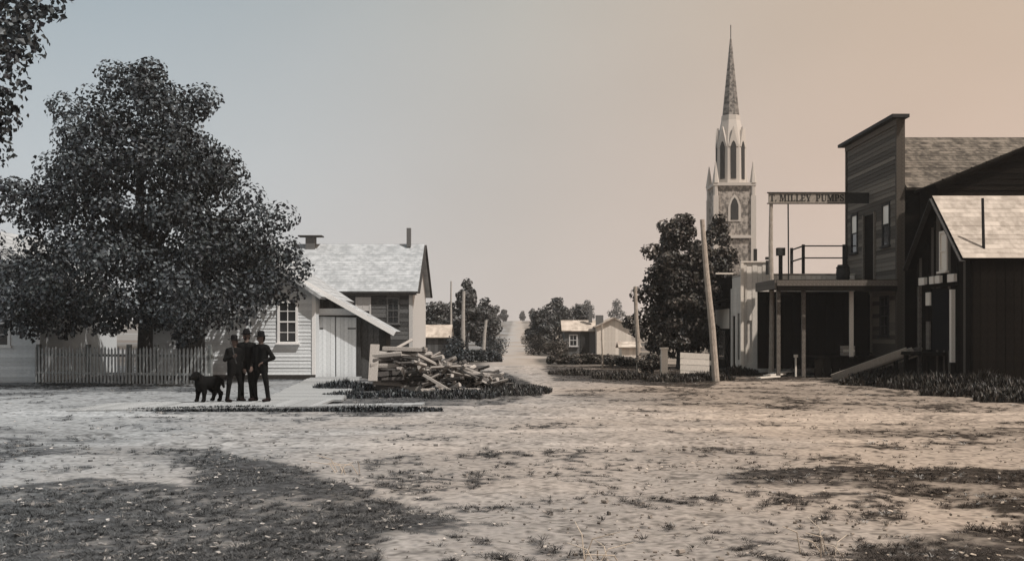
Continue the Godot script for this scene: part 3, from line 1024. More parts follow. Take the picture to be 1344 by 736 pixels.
func cottage() -> void:
	var z := 38.4
	var x1 := at(413, 0, z).x
	var w := 6.0
	var o := Vector3(x1 - w, 0, -z)
	var t := thing("white_cottage", o, "white clapboard cottage with a small sash window behind the shade tree", "house")
	var b := Mb.new()
	b.prism(PackedVector2Array([Vector2(0, -.1), Vector2(w, -.1), Vector2(w, 3.0), Vector2(w * .5, 5.0), Vector2(0, 3.0)]), Vector3.ZERO, Vector3.RIGHT, Vector3(0, 0, -7))
	put(t, "wall", b.done(), M.white_boards_2)
	var wc := at(377.5, 450, z)
	var wx := wc.x - o.x
	courses(t, "clapboard", three("white_boards"), o, Vector3.RIGHT, Vector3.BACK, .16, 4.95, .125, func(y): return Vector2(0 if y < 3 else (y - 3) * 1.5, w - .1 if y < 3 else w - (y - 3) * 1.5), [Rect2(wx - .36, wc.y, .72, 1.48), Rect2(1.2, .1, .95, 2.1)])
	window(t, Vector3(wc.x, wc.y, -z + .004), Vector3.RIGHT, Vector3.BACK, .72, 1.48, M.trim_white, M.pane_dark, M.pane_dark, 2, 2, .06)
	block(t, "corner_board", M.trim_white, Vector3(x1 - .04, 1.5, -z + .012), Vector3(.12, 2.98, .07))
	block(t, "door", M.grey_boards_1, o + Vector3(1.675, 1.15, .01), Vector3(.93, 2.08, .06))
	block(t, "foundation", M.trim_dark, o + Vector3(w * .5, .06, .02), Vector3(w + .04, .2, .1))
	slope(t, "roof", o + Vector3(w + .28, 2.88, .3), o + Vector3(w + .28, 2.88, -7.3), o + Vector3(w * .5, 5.08, .3), o + Vector3(w * .5, 5.08, -7.3), .1, M.roof_grey_2, three("roof_grey"), .3)
	slope(t, "roof", o + Vector3(-.28, 2.88, .3), o + Vector3(-.28, 2.88, -7.3), o + Vector3(w * .5, 5.08, .3), o + Vector3(w * .5, 5.08, -7.3), .1, M.roof_grey_2, three("roof_grey"), .3)

func barn() -> void:
	var z := 39.4
	var a := at(421, 381, z)
	var e := at(516, 434, z)
	var k := (a.y - e.y) / (e.x - a.x)
	var x0 := a.x - 1.9
	var ytop := a.y + k * 1.9
	var o := Vector3(x0, 0, -z)
	var wd := e.x - .25 - x0
	var t := thing("barn", o, "grey board barn with wide white double doors and a low sloping eave", "barn")
	var b := Mb.new()
	b.prism(PackedVector2Array([Vector2(0, -.1), Vector2(wd, -.1), Vector2(wd, e.y + .02), Vector2(0, ytop - .12)]), Vector3.ZERO, Vector3.RIGHT, Vector3(0, 0, -1.3))
	put(t, "wall", b.done(), M.grey_boards_2)
	var d0 := at(412, 0, z - .1).x - x0
	var d1 := at(468, 0, z - .1).x - x0
	var dt := at(0, 414, z - .1).y
	uprights(t, "board", three("grey_boards"), o, Vector3.RIGHT, Vector3.BACK, .02, wd, .2, .02, func(x): return ytop - k * x - .16, [Rect2(d0, -.1, d1 - d0, dt + .1)])
	# white door leaves of upright planks under a pale lintel
	for h in 2:
		var leaf := block(t, "door", M.white_boards_1, o + Vector3(d0 + (d1 - d0) * (.25 + .5 * h), dt * .5, .06), Vector3((d1 - d0) * .5 - .03, dt - .06, .05))
		for i in 5:
			var pw := .96 / 5
			put(leaf, "plank", box_unit, M["white_boards_%d" % (i % 2)], Transform3D(Basis.from_scale(Vector3(pw * .95, .985, .5)), Vector3(-.48 + pw * (i + .5), 0, .6)))
		put(leaf, "hinge", box_unit, M.iron, Transform3D(Basis.from_scale(Vector3(.4, .02, .2)), Vector3((-.28 if h == 0 else .28), .3, .95)))
	var lint := at(440, 409, z - .2)
	block(t, "lintel", M.white_boards_0, Vector3(x0 + (d0 + d1) * .5, dt + .13, -z + .1), Vector3(d1 - d0 + .14, .24, .2))
	beam(t, "door_track", M.iron, Vector3(x0 + d0, dt - .01, -z + .24), Vector3(x0 + d1, dt - .05, -z + .24), .05, .04)
	block(t, "door_post", M.grey_boards_2, o + Vector3(d1 + .08, dt * .5, .07), Vector3(.13, dt, .12))
	var rz := -z + .42
	slope(t, "roof", Vector3(e.x + .1, e.y + .02 - k * .1, rz), Vector3(e.x + .1, e.y + .02 - k * .1, rz - 1.9), Vector3(x0 - .05, ytop + .06, rz), Vector3(x0 - .05, ytop + .06, rz - 1.9), .1, M.roof_grey_1, three("roof_grey"), .3)
	beam(t, "rake_board", M.trim_white, Vector3(x0, ytop - .02, rz + .02), Vector3(e.x + .1, e.y - k * .1 - .05, rz + .02), .17, .03)

func brick_house() -> void:
	var z := 60.0
	var xr := at(541, 0, z).x
	var o := Vector3(xr - 8.4, 0, -z)
	var w := 8.4
	var ey := at(0, 380, z).y
	var ry := 6.72
	var dp := 8.2
	var t := thing("steep_roofed_house", o, "dark walled house with a broad pale shingle roof and thin chimney", "house")
	var b := Mb.new()
	b.prism(PackedVector2Array([Vector2(0, -.2), Vector2(dp, -.2), Vector2(dp, ey), Vector2(dp * .5, ry - .1), Vector2(0, ey)]), Vector3.ZERO, Vector3.FORWARD, Vector3(w - .02, 0, 0))
	put(t, "wall", b.done(), M.brick_dark)
	# pale gable end towards the street
	var g := Mb.new()
	g.prism(PackedVector2Array([Vector2(0, -.2), Vector2(dp, -.2), Vector2(dp, ey), Vector2(dp * .5, ry - .12), Vector2(0, ey)]), Vector3(w - .02, 0, 0), Vector3.FORWARD, Vector3(.06, 0, 0))
	put(t, "gable_wall", g.done(), M.wall_pale)
	courses(t, "clapboard", three("grey_boards"), o, Vector3.RIGHT, Vector3.BACK, 0, ey, .24, func(_y): return Vector2(0, w - .12), [Rect2(5.3, 2.05, .85, 1.45), Rect2(7.0, 2.05, .7, 1.45), Rect2(3.0, 2.05, .85, 1.45)])
	for wx in [5.72, 3.42]:
		window(t, o + Vector3(wx, 2.05, .004), Vector3.RIGHT, Vector3.BACK, .85, 1.45, M.wall_pale, M.wall_pale, M.pane_dark, 2, 2)
	window(t, o + Vector3(7.35, 2.05, .004), Vector3.RIGHT, Vector3.BACK, .7, 1.45, M.grey_boards_0, M.pane_dark, M.pane_dark, 2, 2)
	block(t, "corner_board", M.wall_pale, o + Vector3(w - .08, ey * .5, .02), Vector3(.2, ey, .06))
	slope(t, "roof", o + Vector3(-.3, ey - .1, .3), o + Vector3(w + .32, ey - .1, .3), o + Vector3(-.3, ry, -dp * .5), o + Vector3(w + .32, ry, -dp * .5), .14, M.roof_grey_1, three("roof_grey"), .26)
	slope(t, "roof", o + Vector3(-.3, ey - .1, -dp - .3), o + Vector3(w + .32, ey - .1, -dp - .3), o + Vector3(-.3, ry, -dp * .5), o + Vector3(w + .32, ry, -dp * .5), .14, M.roof_grey_1, three("roof_grey"), .4)
	for s in [1.0, -1.0]:
		beam(t, "rake_board", M.trim_dark, o + Vector3(w + .34, ey - .2, -dp * .5 + s * (dp * .5 + .3)), o + Vector3(w + .34, ry - .08, -dp * .5), .22, .05)
	block(t, "eave_board", M.trim_dark, o + Vector3(w * .5, ey - .22, .22), Vector3(w + .5, .16, .06))
	var cx := at(536, 0, 63.6).x
	block(t, "chimney", M.brick_dark, Vector3(cx, ry + .35, -z - dp * .5 + .3), Vector3(.24, 1.1, .3))
	var c2 := at(407, 0, 63.6).x
	var ch := block(t, "chimney", M.brick_dark, Vector3(c2, ry + .02, -z - dp * .5 + .3), Vector3(.55, .75, .5))
	put(ch, "cap", box_unit, M.trim_dark, Transform3D(Basis.from_scale(Vector3(2.5, .1, 1.6)), Vector3(0, .54, 0)))

func picket_fence() -> void:
	var a := Vector3(-15.5, 0, -35.2)
	var c := Vector3(-9.45, 0, -33.6)
	var t := thing("picket_fence", a, "weathered pale picket fence running under the shade tree", "fence")
	var u := (c - a).normalized()
	var n := Vector3(-u.z, 0, u.x)
	if n.z < 0: n = -n
	var rot := Basis(u, Vector3.UP, n)
	var l := (c - a).length()
	var pk := Mb.new()
	pk.prism(PackedVector2Array([Vector2(-.032, 0), Vector2(.032, 0), Vector2(.032, .93), Vector2(0, 1), Vector2(-.032, .93)]), Vector3(0, 0, 0), Vector3.RIGHT, Vector3(0, 0, .018))
	var pm := pk.done()
	for y in [.36, .93]:
		put(t, "rail", box_unit, M.rail if y > .5 else M.picket, Transform3D(rot * Basis.from_scale(Vector3(l, .075, .05)), u * l * .5 + Vector3(0, y, 0)))
	var x := .05
	while x < l:
		var hh := 1.14 + rng.randf_range(-.03, .03)
		put(t, "picket", pm, M.picket, Transform3D(rot * Basis(Vector3.BACK, rng.randf_range(-.02, .02)) * Basis.from_scale(Vector3(1, hh, 1)), u * x + n * .027 + Vector3(0, .06, 0)))
		x += .127
	for px in [.06, 1.9, 3.38, 4.35, l - .04]:
		put(t, "post", box_unit, M.rail, Transform3D(rot * Basis.from_scale(Vector3(.12, 1.3, .12)), u * px + n * -.09 + Vector3(0, .62, 0)))

func walk_y(x: float) -> float:   # the walk rises out of the ground towards the woodpile
	return .015 + .0165 * (x + 9.7)
func boardwalk() -> void:
	var zf := 23.5
	var zb := 25.95
	var x0 := -9.7
	var x1 := -2.2
	var t := thing("boardwalk", Vector3(x0, 0, -zf), "raised plank boardwalk running past the men to the woodpile", "boardwalk")
	for zz in [zf + .1, zf + .55]:
		block(t, "joist", M.trim_dark, Vector3((x0 + x1) * .5, -.02, -zz), Vector3(x1 - x0 - .06, .15, .1), Basis(Vector3.BACK, .0165))
	var x := x0
	while x < x1:
		var w := rng.randf_range(.17, .24)
		block(t, "plank", M["walk_planks_%d" % (rng.randi() % 3)], Vector3(x + w * .5, walk_y(x) - .021 + rng.randf_range(-.004, .006), -(zf + (zb if x < -4.35 else zf + .65)) * .5 + rng.randf_range(-.03, .03)), Vector3(w - .014, .042, (zb - zf) if x < -4.35 else .65), Basis(Vector3.BACK, rng.randf_range(-.012, .012)))
		x += w
	# plank approach from the barn doors
	var a := at(440, 0, 39.0).x
	var d := thing("plank_driveway", Vector3(-6.4, 0, -38.6), "plank driveway leading from the white barn doors to the boardwalk", "driveway")
	var zz := 26.05
	while zz < 39.0:
		var w := rng.randf_range(.24, .34)
		var f := (zz - 26.05) / 13.0
		var xc := lerpf(-5.15, a, f)
		block(d, "plank", M["walk_planks_%d" % (rng.randi() % 3)], Vector3(xc, lerpf(.055, .04, f) + rng.randf_range(-.004, .004), -zz - w * .5), Vector3(lerpf(1.9, 1.75, f) + rng.randf_range(-.08, .08), .05, w - .015), Basis(Vector3.UP, rng.randf_range(-.012, .012)))
		zz += w
	for s in [-.7, .7]:
		beam(d, "stringer", M.trim_dark, Vector3(-5.15 + s, .035, -26.1), Vector3(a + s, .005, -38.9), .08, .08)

func log_piece(label: String, c: Vector3, l: float, d: float, b: Basis, split: bool, group: String) -> void:
	var m: Material = M[("log_split_%d" if split else "log_bark_%d") % (rng.randi() % 3)]
	var o := put(self, "log", split_units[rng.randi() % 3], m, Transform3D(b * Basis.from_scale(Vector3(l, d, d * rng.randf_range(.85, 1.2))), c))
	tag(o, label, "log", group)
func woodpile() -> void:
	# logs laid level in a stack
	var xa := -4.1
	for row in 8:
		var y := .07 + row * .135
		for k in 4:
			for e in 2:
				var l := rng.randf_range(.6, 1.0)
				var z := -31.2 - k * .22 + rng.randf_range(-.1, .1)
				log_piece("short log in the %s course above ground of the level log stack" % ["first", "second", "third", "fourth", "fifth", "sixth", "seventh", "topmost"][row], Vector3(xa + .42 + e * .8 + rng.randf_range(-.16, .16), y + rng.randf_range(-.015, .03), z), l, rng.randf_range(.1, .18), Basis(Vector3.UP, rng.randf_range(-.3, .3)) * Basis(Vector3.BACK, rng.randf_range(-.1, .1)) * Basis(Vector3.RIGHT, rng.randf() * TAU), row > 6 or rng.randf() < .25, "logs stacked level in the woodpile")
	# sprawling heap of split wood beside it and thrown over it
	for i in 225:
		var f := pow(rng.randf(), .9)
		var x := lerpf(-3.5, -.55, f) + rng.randf_range(-.12, .12)
		var top := lerpf(1.3, .3, pow(f, 1.3))
		var z := -30.75 - rng.randf() * 1.8
		var y := .06 + sqrt(rng.randf()) * top * (1.0 - .3 * absf(z + 31.7))
		var b := Basis(Vector3.UP, rng.randf() * TAU) * Basis(Vector3.BACK, rng.randf_range(-.5, .5)) * Basis(Vector3.RIGHT, rng.randf() * TAU)
		var pale := rng.randf() < .42
		log_piece(("pale split log heaped " if pale else "dark barked log heaped ") + ("against the level log stack" if f < .33 else "halfway along the sprawling woodpile" if f < .67 else "at the low road end of the woodpile"), Vector3(x, y, z), rng.randf_range(.4, .95), rng.randf_range(.06, .14), b, pale, "split logs heaped loosely by the stack")
	for k in 14:
		var x := rng.randf_range(-2.6, -.8)
		log_piece("split log fallen on the grass before the woodpile", Vector3(x, .06, -30.0 - rng.randf() * .7), rng.randf_range(.3, .5), .12, Basis(Vector3.UP, rng.randf() * TAU), true, "logs fallen in front of the woodpile")
	var s := thing("slab_board", Vector3(-2.5, 0, -30.4), "long pale slab sloping down the front of the woodpile", "plank")
	beam(s, "plank", M.log_split_0, at(556, 492, 30.4), at(600, 518, 30.0), .07, .13)
	var s2 := thing("slab_board", Vector3(-4.2, 0, -31), "short pale board leaning upright on the end of the woodpile", "plank")
	beam(s2, "plank", M.log_split_0, at(489, 500, 31.0), at(492, 452, 31.3), .26, .05)
	var s3 := thing("slab_board", Vector3(-3.2, 0, -31.5), "wide pale slab lying flat on top of the stacked logs", "plank")
	beam(s3, "plank", M.log_split_0, at(503, 457, 31.4), at(560, 459, 31.4), .1, .5)

func pole(called: String, label: String, bx: float, by: float, tx: float, ty: float, r0: float, r1: float, m: Material) -> Node3D:
	var b := gnd(bx, by)
	var t := at(tx, ty, -b.z)
	var o := thing(called, b, label, "pole", "bare wooden poles along the street")
	var mb := Mb.new()
	var d := t - b
	mb.tube([Vector3(0, -.3, 0), d * .33 + Vector3(.01, 0, 0), d * .66 - Vector3(.012, 0, 0), d], [r0, r0 * .67 + r1 * .33, r0 * .33 + r1 * .67, r1], 9, .08, rng)
	put(o, "shaft", mb.done(), m)
	return o

# ---------------------------------------------------------------- the hall side
const HX := 13.75
const HN := 39.7
const HFAR := 45.9
func hall() -> void:
	var o := Vector3(HX, 0, -HFAR)
	var t := thing("false_front_hall", o, "tall weathered clapboard hall with a square false front", "building")
	var wd := HFAR - HN
	var b := Mb.new()
	b.box(Vector3(.14, 4.7, wd * .5), Vector3(.24, 9.5, wd))
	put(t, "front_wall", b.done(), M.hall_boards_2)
	var b2 := Mb.new()
	b2.prism(PackedVector2Array([Vector2(.25, -.1), Vector2(wd - .2, -.1), Vector2(wd - .2, 7.0), Vector2(wd * .5, 9.05), Vector2(.25, 7.0)]), Vector3(.3, 0, 0), Vector3.BACK, Vector3(16, 0, 0))
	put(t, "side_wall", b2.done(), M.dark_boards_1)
	# openings on the upper floor, seen along the front
	var U := func(z: float) -> float: return HFAR - z
	var w1 := Rect2(U.call(41.35), 4.85, .85, 1.6)
	var w2 := Rect2(U.call(45.2), 4.85, .85, 1.6)
	var dr := Rect2(U.call(43.55), 3.62, 1.35, 2.6)
	var l1 := Rect2(U.call(41.6), 1.5, 1.0, 1.5)
	var l2 := Rect2(U.call(43.9), .8, 1.3, 2.3)
	courses(t, "clapboard", three("hall_boards"), o + Vector3(.02, 0, 0), Vector3.BACK, Vector3.LEFT, .1, 9.4, .16, func(_y): return Vector2(.1, wd - .1), [w1, w2, dr, l1, l2], .03)
	for r in [w1, w2]:
		window(t, o + Vector3(.016, r.position.y, r.position.x + r.size.x * .5), Vector3.BACK, Vector3.LEFT, r.size.x, r.size.y, M.trim_dark, M.pane_pale, M.pane_dark, 1, 1, .06)
	window(t, o + Vector3(.016, l1.position.y, l1.position.x + .5), Vector3.BACK, Vector3.LEFT, 1.0, 1.5, M.trim_dark, M.pane_dark, M.pane_dark, 2, 2, .06)
	for r in [dr, l2]:
		var d := block(t, "door", M.dark_boards_1, o + Vector3(.01, r.position.y + r.size.y * .5, r.position.x + r.size.x * .5), Vector3(.04, r.size.y, r.size.x - .1))
		put(d, "door_frame", box_unit, M.hall_boards_0, Transform3D(Basis.from_scale(Vector3(2.4, 1.0, .09)), Vector3(-.8, .02, .55)))
		put(d, "door_frame", box_unit, M.hall_boards_0, Transform3D(Basis.from_scale(Vector3(2.4, 1.0, .09)), Vector3(-.8, .02, -.55)))
	for zz in [.06, wd - .05]:
		block(t, "corner_board", M.hall_boards_2, o + Vector3(-.005, 4.68, zz), Vector3(.1, 9.3, .14))
	block(t, "cornice", M.trim_dark, o + Vector3(.02, 9.43, wd * .5), Vector3(.62, .12, wd + .55))
	block(t, "frieze", M.hall_boards_1, o + Vector3(-.015, 9.26, wd * .5), Vector3(.1, .2, wd + .02))
	# roof behind the false front
	slope(t, "roof", o + Vector3(.28, 6.85, wd + .15), o + Vector3(16.6, 6.85, wd + .15), o + Vector3(.28, 9.22, wd * .5), o + Vector3(16.6, 9.22, wd * .5), .1, M.roof_brown_2, three("roof_brown"), .2)
	slope(t, "roof", o + Vector3(.28, 6.85, -.05), o + Vector3(16.6, 6.85, -.05), o + Vector3(.28, 9.22, wd * .5), o + Vector3(16.6, 9.22, wd * .5), .1, M.roof_brown_2, three("roof_brown"), .4)
	# balcony over the walk
	var bx0 := 9.3
	var zn := HN - .05
	var zf := 42.95
	var bal := thing("balcony", Vector3(HX, 0, -HN), "dark timber balcony on posts along the front of the hall", "balcony")
	var x := bx0 + .06
	while x < HX - .1:
		block(bal, "deck_plank", M["dark_boards_%d" % (rng.randi() % 3)], Vector3(x + .1, 3.52, -(zn + zf) * .5), Vector3(.19, .05, zf - zn - .05))
		x += .2
	block(bal, "fascia", M.post_worn, Vector3((bx0 + HX) * .5, 3.42, -zn + .03), Vector3(HX - bx0 - .1, .2, .05))
	block(bal, "fascia", M.dark_boards_0, Vector3((bx0 + HX) * .5, 3.22, -zn + .02), Vector3(HX - bx0 - .1, .18, .04))
	block(bal, "fascia", M.post_worn, Vector3(bx0 + .02, 3.38, -(zn + zf) * .5), Vector3(.06, .34, zf - zn - .06))
	for k in 4:
		block(bal, "joist", M.dark_boards_1, Vector3((bx0 + HX) * .5, 3.36, -zn - .5 - k * .75), Vector3(HX - bx0 - .25, .2, .08))
	for p in [[1055, 40.2, 0], [1118, 40.2, 1], [1022, 40.0, 0]]:
		var px: float = (p[0] - 680.0) / F * p[1]
		block(bal, "post", M.trim_cream if p[2] == 1 else M.post_worn, Vector3(px, 1.62, -p[1]), Vector3(.13, 3.3, .13))
	# raised floor under the balcony
	x = 10.9
	while x < HX - .1:
		block(bal, "floor_plank", M["dark_boards_%d" % (rng.randi() % 3)], Vector3(x + .12, .72, -41.4), Vector3(.23, .05, 3.0))
		x += .25
	for k in 9:
		block(bal, "skirt_board", M["dark_boards_%d" % (k % 3)], Vector3(10.95 + k * .31, .34, -39.95 + rng.randf_range(-.01, .01)), Vector3(.29, .7, .03))
	block(bal, "shade_sheet", M.dark_boards_2, Vector3(11.55, 1.72, -42.9), Vector3(4.35, 3.0, .08))  # dark sheet added so the space under the balcony looks shaded
	for k in 13:
		block(bal, "shade_sheet_board", M["dark_boards_%d" % (k % 3)], Vector3(9.55 + k * .33, 1.7, -42.84 + rng.randf_range(-.008, .008)), Vector3(.3, 2.95, .03))  # dark boards facing that sheet, same porch shade put into their colour
	# railing of the roof deck and newel posts with capped tops
	var rl := thing("deck_railing", Vector3(11.9, 4.0, -45.75), "thin timber railing round the roof deck beside the hall", "railing")
	for y in [4.72, 5.22]:
		beam(rl, "rail", M.trim_dark, Vector3(11.9, y, -45.75), Vector3(HX, y, -45.75), .05, .05)
		beam(rl, "rail", M.trim_dark, Vector3(11.9, y, -45.75), Vector3(11.9, y - .03, -47.7), .05, .05)
	for q in [[11.9, 45.75], [11.9, 47.7], [HX - .15, 45.75]]:
		block(rl, "baluster_post", M.trim_dark, Vector3(q[0], 4.62, -q[1]), Vector3(.11, 1.32, .11))
	for q in [[1025, 43.1, 3.55, 4.7, .24], [1008, 43.2, 3.9, 4.45, .1]]:
		var px: float = (q[0] - 680.0) / F * q[1]
		var np := thing("newel_post", Vector3(px, q[2], -q[1]), "stout newel post with a boxy cap at the balcony corner" if q[4] > .2 else "short plain newel post between shop parapet and balcony", "post")
		block(np, "shaft", M.trim_dark, Vector3(px, (q[2] + q[3]) * .5, -q[1]), Vector3(.13, q[3] - q[2], .13))
		block(np, "cap", M.trim_dark, Vector3(px, q[3] + .09, -q[1]), Vector3(q[4] + .06, .3 if q[4] > .2 else .1, q[4] + .06))
	# the painted sign board on its tall post
	var sx0 := (1009.0 - 680.0) / F * 42.8
	var sx1 := HX - .05
	var sg := thing("sign_board", Vector3((sx0 + sx1) * .5, 0, -42.8), "long painted sign board reaching from the hall out to a tall post", "sign")
	block(sg, "board", M.sign_ground, Vector3((sx0 + 12.75) * .5, 6.86, -42.8), Vector3(12.75 - sx0, .4, .05))
	block(sg, "board", M.trim_dark, Vector3((12.75 + sx1) * .5, 6.86, -42.8), Vector3(sx1 - 12.75, .42, .06))
	for y in [7.07, 6.65]:
		block(sg, "moulding", M.trim_dark if y > 6.9 else M.post_worn, Vector3((sx0 + 12.75) * .5, y, -42.79), Vector3(12.75 - sx0 + .1, .04, .09))
	var tm := TextMesh.new()
	tm.text = "T. MILLEY  PUMPS"
	var fo := SystemFont.new()
	fo.font_names = PackedStringArray(["Droid Serif"])
	fo.font_weight = 700
	tm.font = fo
	tm.font_size = 32
	tm.pixel_size = .0105
	tm.depth = .012
	put(sg, "lettering", tm, M.trim_dark, Transform3D(Basis.from_scale(Vector3(.93, 1.08, 1)), Vector3((sx0 + 12.75) * .5, 6.86, -42.77) - sg.position))
	var pt := Mb.new()
	pt.tube([Vector3(0, -.2, 0), Vector3(.02, 3, 0), Vector3(-.02, 5, 0), Vector3(0, 6.75, 0)], [.12, .11, .09, .075], 8, .12, rng)
	put(sg, "post", pt.done(), M.pole_tan, Transform3D(Basis(), Vector3(sx0 + .12, 0, -42.86) - sg.position))
	beam(sg, "hanger_rod", M.iron, Vector3(10.57, 3.55, -42.84), Vector3(10.55, 6.66, -42.84), .045, .045)

func steps_and_bits() -> void:
	# plank ramp up to the gabled house door
	var r := thing("plank_ramp", gnd(1105, 497), "pale plank ramp climbing to the gabled house doorway", "ramp")
	var a := Vector3(11.35, .06, -38.6)
	var c := Vector3(12.95, 1.06, -35.7)
	var side := (c - a).cross(Vector3.UP).normalized()
	for k in 4:
		beam(r, "plank", M.pole_tan if k != 1 else M.post_worn, a + side * (k - 1.5) * .25, c + side * (k - 1.5) * .25, .235, .05)
	for s in [.3, .75]:
		beam(r, "prop", M.dark_boards_0, a.lerp(c, s) - Vector3(0, .04, 0), Vector3(a.lerp(c, s).x, -.1, a.lerp(c, s).z), .12, .12)
	var cr := thing("crate", at(1113, 472, 41.3) * Vector3(1, 0, 1) + Vector3(0, .75, 0), "small pale wooden crate on the floor under the balcony", "crate")
	for k in 3:
		for s in [-1.0, 1.0]:
			put(cr, "slat", box_unit, M.trim_cream if k == 1 else M.pole_tan, Transform3D(Basis.from_scale(Vector3(.44, .11, .02)), Vector3(0, .07 + k * .125, s * .17)))
			put(cr, "slat", box_unit, M.pole_tan, Transform3D(Basis.from_scale(Vector3(.02, .11, .34)), Vector3(s * .22, .07 + k * .125, 0)))
	put(cr, "bottom", box_unit, M.post_worn, Transform3D(Basis.from_scale(Vector3(.43, .02, .33)), Vector3(0, .012, 0)))
	var bp := at(1107, 0, 42.2)
	var br := thing("barrel", Vector3(bp.x, 3.545, -42.2), "dark round barrel standing on the balcony by the hall", "barrel")
	var bm := Mb.new()
	bm.lathe(Vector3.ZERO, [Vector2(0, 0), Vector2(.2, 0), Vector2(.25, .18), Vector2(.265, .34), Vector2(.25, .5), Vector2(.2, .68), Vector2(0, .66)], 14)
	put(br, "staves", bm.done(), M.trim_dark)
	for y in [.14, .54]:
		var hm := Mb.new()
		hm.lathe(Vector3(0, y, 0), [Vector2(.235, 0), Vector2(.262, 0), Vector2(.266, .05), Vector2(.235, .05)], 14)
		put(br, "hoop", hm.done(), M.iron)
	for k in 3:
		var p := gnd(1008 + k * 9, 497 - k * 2.5)
		var lb := thing("loose_board", p, ["pale loose board lying by the foot of the sign post", "second pale board lying askew near the sign post", "third pale board lying nearest the porch floor"][k], "board", "loose boards by the sign post")
		beam(lb, "plank", M.trim_cream, p + Vector3(-.35, .04 + k * .01, .15 - k * .1), p + Vector3(.45, .07 + k * .02, -.3 - k * .1), .05, .22)
	var st := thing("white_stake", gnd(1045, 494), "thin white stake standing in the shade under the balcony", "stake")
	var sp := gnd(1045, 494)
	block(st, "stick", M.trim_cream, sp + Vector3(0, .35, 0), Vector3(.06, .75, .06))
	block(st, "knob", M.trim_cream, sp + Vector3(0, .76, 0), Vector3(.13, .1, .13))
	for q in [[1292, 500, .14, "pale rounded stone in the dark yard before the gabled house"], [1338, 503, .2, "larger pale stone beside the picture's edge in the yard"]]:
		var p := gnd(q[0], q[1])
		var s := put(self, "stone", split_units[2], M.stone_pale, Transform3D(Basis(Vector3.UP, 1.0) * Basis.from_scale(Vector3(q[2], q[2] * 2.0, q[2])), p + Vector3(0, q[2] * .9, 0)))
		tag(s, q[3], "stone", "pale stones in the yard")

func shops() -> void:
	var x0 := 8.98
	var zn := 44.0
	var t := thing("white_shop", Vector3(x0, 0, -46.3), "narrow white painted shop with a stepped parapet front", "shop")
	var b := Mb.new()
	b.box(Vector3(2.3, 1.95, 1.15), Vector3(4.5, 3.9, 2.2))
	put(t, "wall", b.done(), M.white_warm_2)
	block(t, "roof_deck", M.roof_tan_1, Vector3(x0 + 2.3, 3.95, -45.15), Vector3(4.5, .06, 2.3))
	# upright painted boards: the wall towards the crossing and the lower street front
	uprights(t, "board", three("white_warm"), Vector3(x0, 0, -zn - .04), Vector3.RIGHT, Vector3.BACK, 0.02, 4.5, .2, .03, func(u): return 4.42 if u < 1.2 else 3.9, [Rect2(.24, .4, .1, 1.7)], .05)
	block(t, "parapet_back", M.white_warm_2, Vector3(x0 + .6, 4.1, -zn - .07), Vector3(1.15, .6, .05))
	uprights(t, "board", three("white_warm"), Vector3(x0 + .04, 0, -46.3), Vector3.BACK, Vector3.LEFT, 0, 2.25, .2, .03, func(_u): return 3.45, [Rect2(.5, .2, .6, 2.1), Rect2(1.45, .5, .4, 1.9)], .05)
	block(t, "door", M.dark_boards_0, Vector3(x0 + .03, 1.25, -45.5), Vector3(.04, 2.1, .58))
	block(t, "shutter", M.post_worn, Vector3(x0 + .03, 1.45, -44.65), Vector3(.04, 1.88, .38))
	block(t, "corner_board", M.trim_cream, Vector3(x0 - .0, 2.2, -zn + .02), Vector3(.12, 4.4, .1))
	block(t, "coping", M.trim_cream, Vector3(x0 + .6, 4.45, -zn - .04), Vector3(1.3, .06, .2))
	beam(t, "bracket_arm", M.trim_cream, Vector3(7.98, 4.0, -44.3), Vector3(x0 + .05, 4.0, -44.3), .06, .06)
	block(t, "finial", M.trim_dark, Vector3(x0 + .55, 4.72, -zn - .05), Vector3(.12, .5, .12))
	# next shop, dark with a white board over its window
	var s := thing("dark_shop", Vector3(x0, 0, -50.0), "dark low shop with a white board above its front", "shop")
	var c := Mb.new()
	c.box(Vector3(2.4, 2.0, 1.8), Vector3(4.7, 4.0, 3.55))
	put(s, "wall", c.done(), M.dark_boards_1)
	uprights(s, "board", three("dark_boards"), Vector3(x0 + .05, 0, -50.0), Vector3.BACK, Vector3.LEFT, 0.05, 3.55, .24, .02, func(_u): return 3.98, [Rect2(.1, 1.75, 3.3, .95)], .04)
	block(s, "name_board", M.trim_cream, Vector3(x0 + .03, 2.2, -48.25), Vector3(.05, .85, 3.3))
	block(s, "awning", M.dark_boards_2, Vector3(x0 - .25, 2.95, -48.25), Vector3(.7, .06, 3.3), Basis(Vector3.BACK, .25))
	window(s, Vector3(x0 + .0, .5, -48.3), Vector3.BACK, Vector3.LEFT, 1.5, 1.2, M.post_worn, M.pane_dark, M.pane_dark, 3, 1, .05)

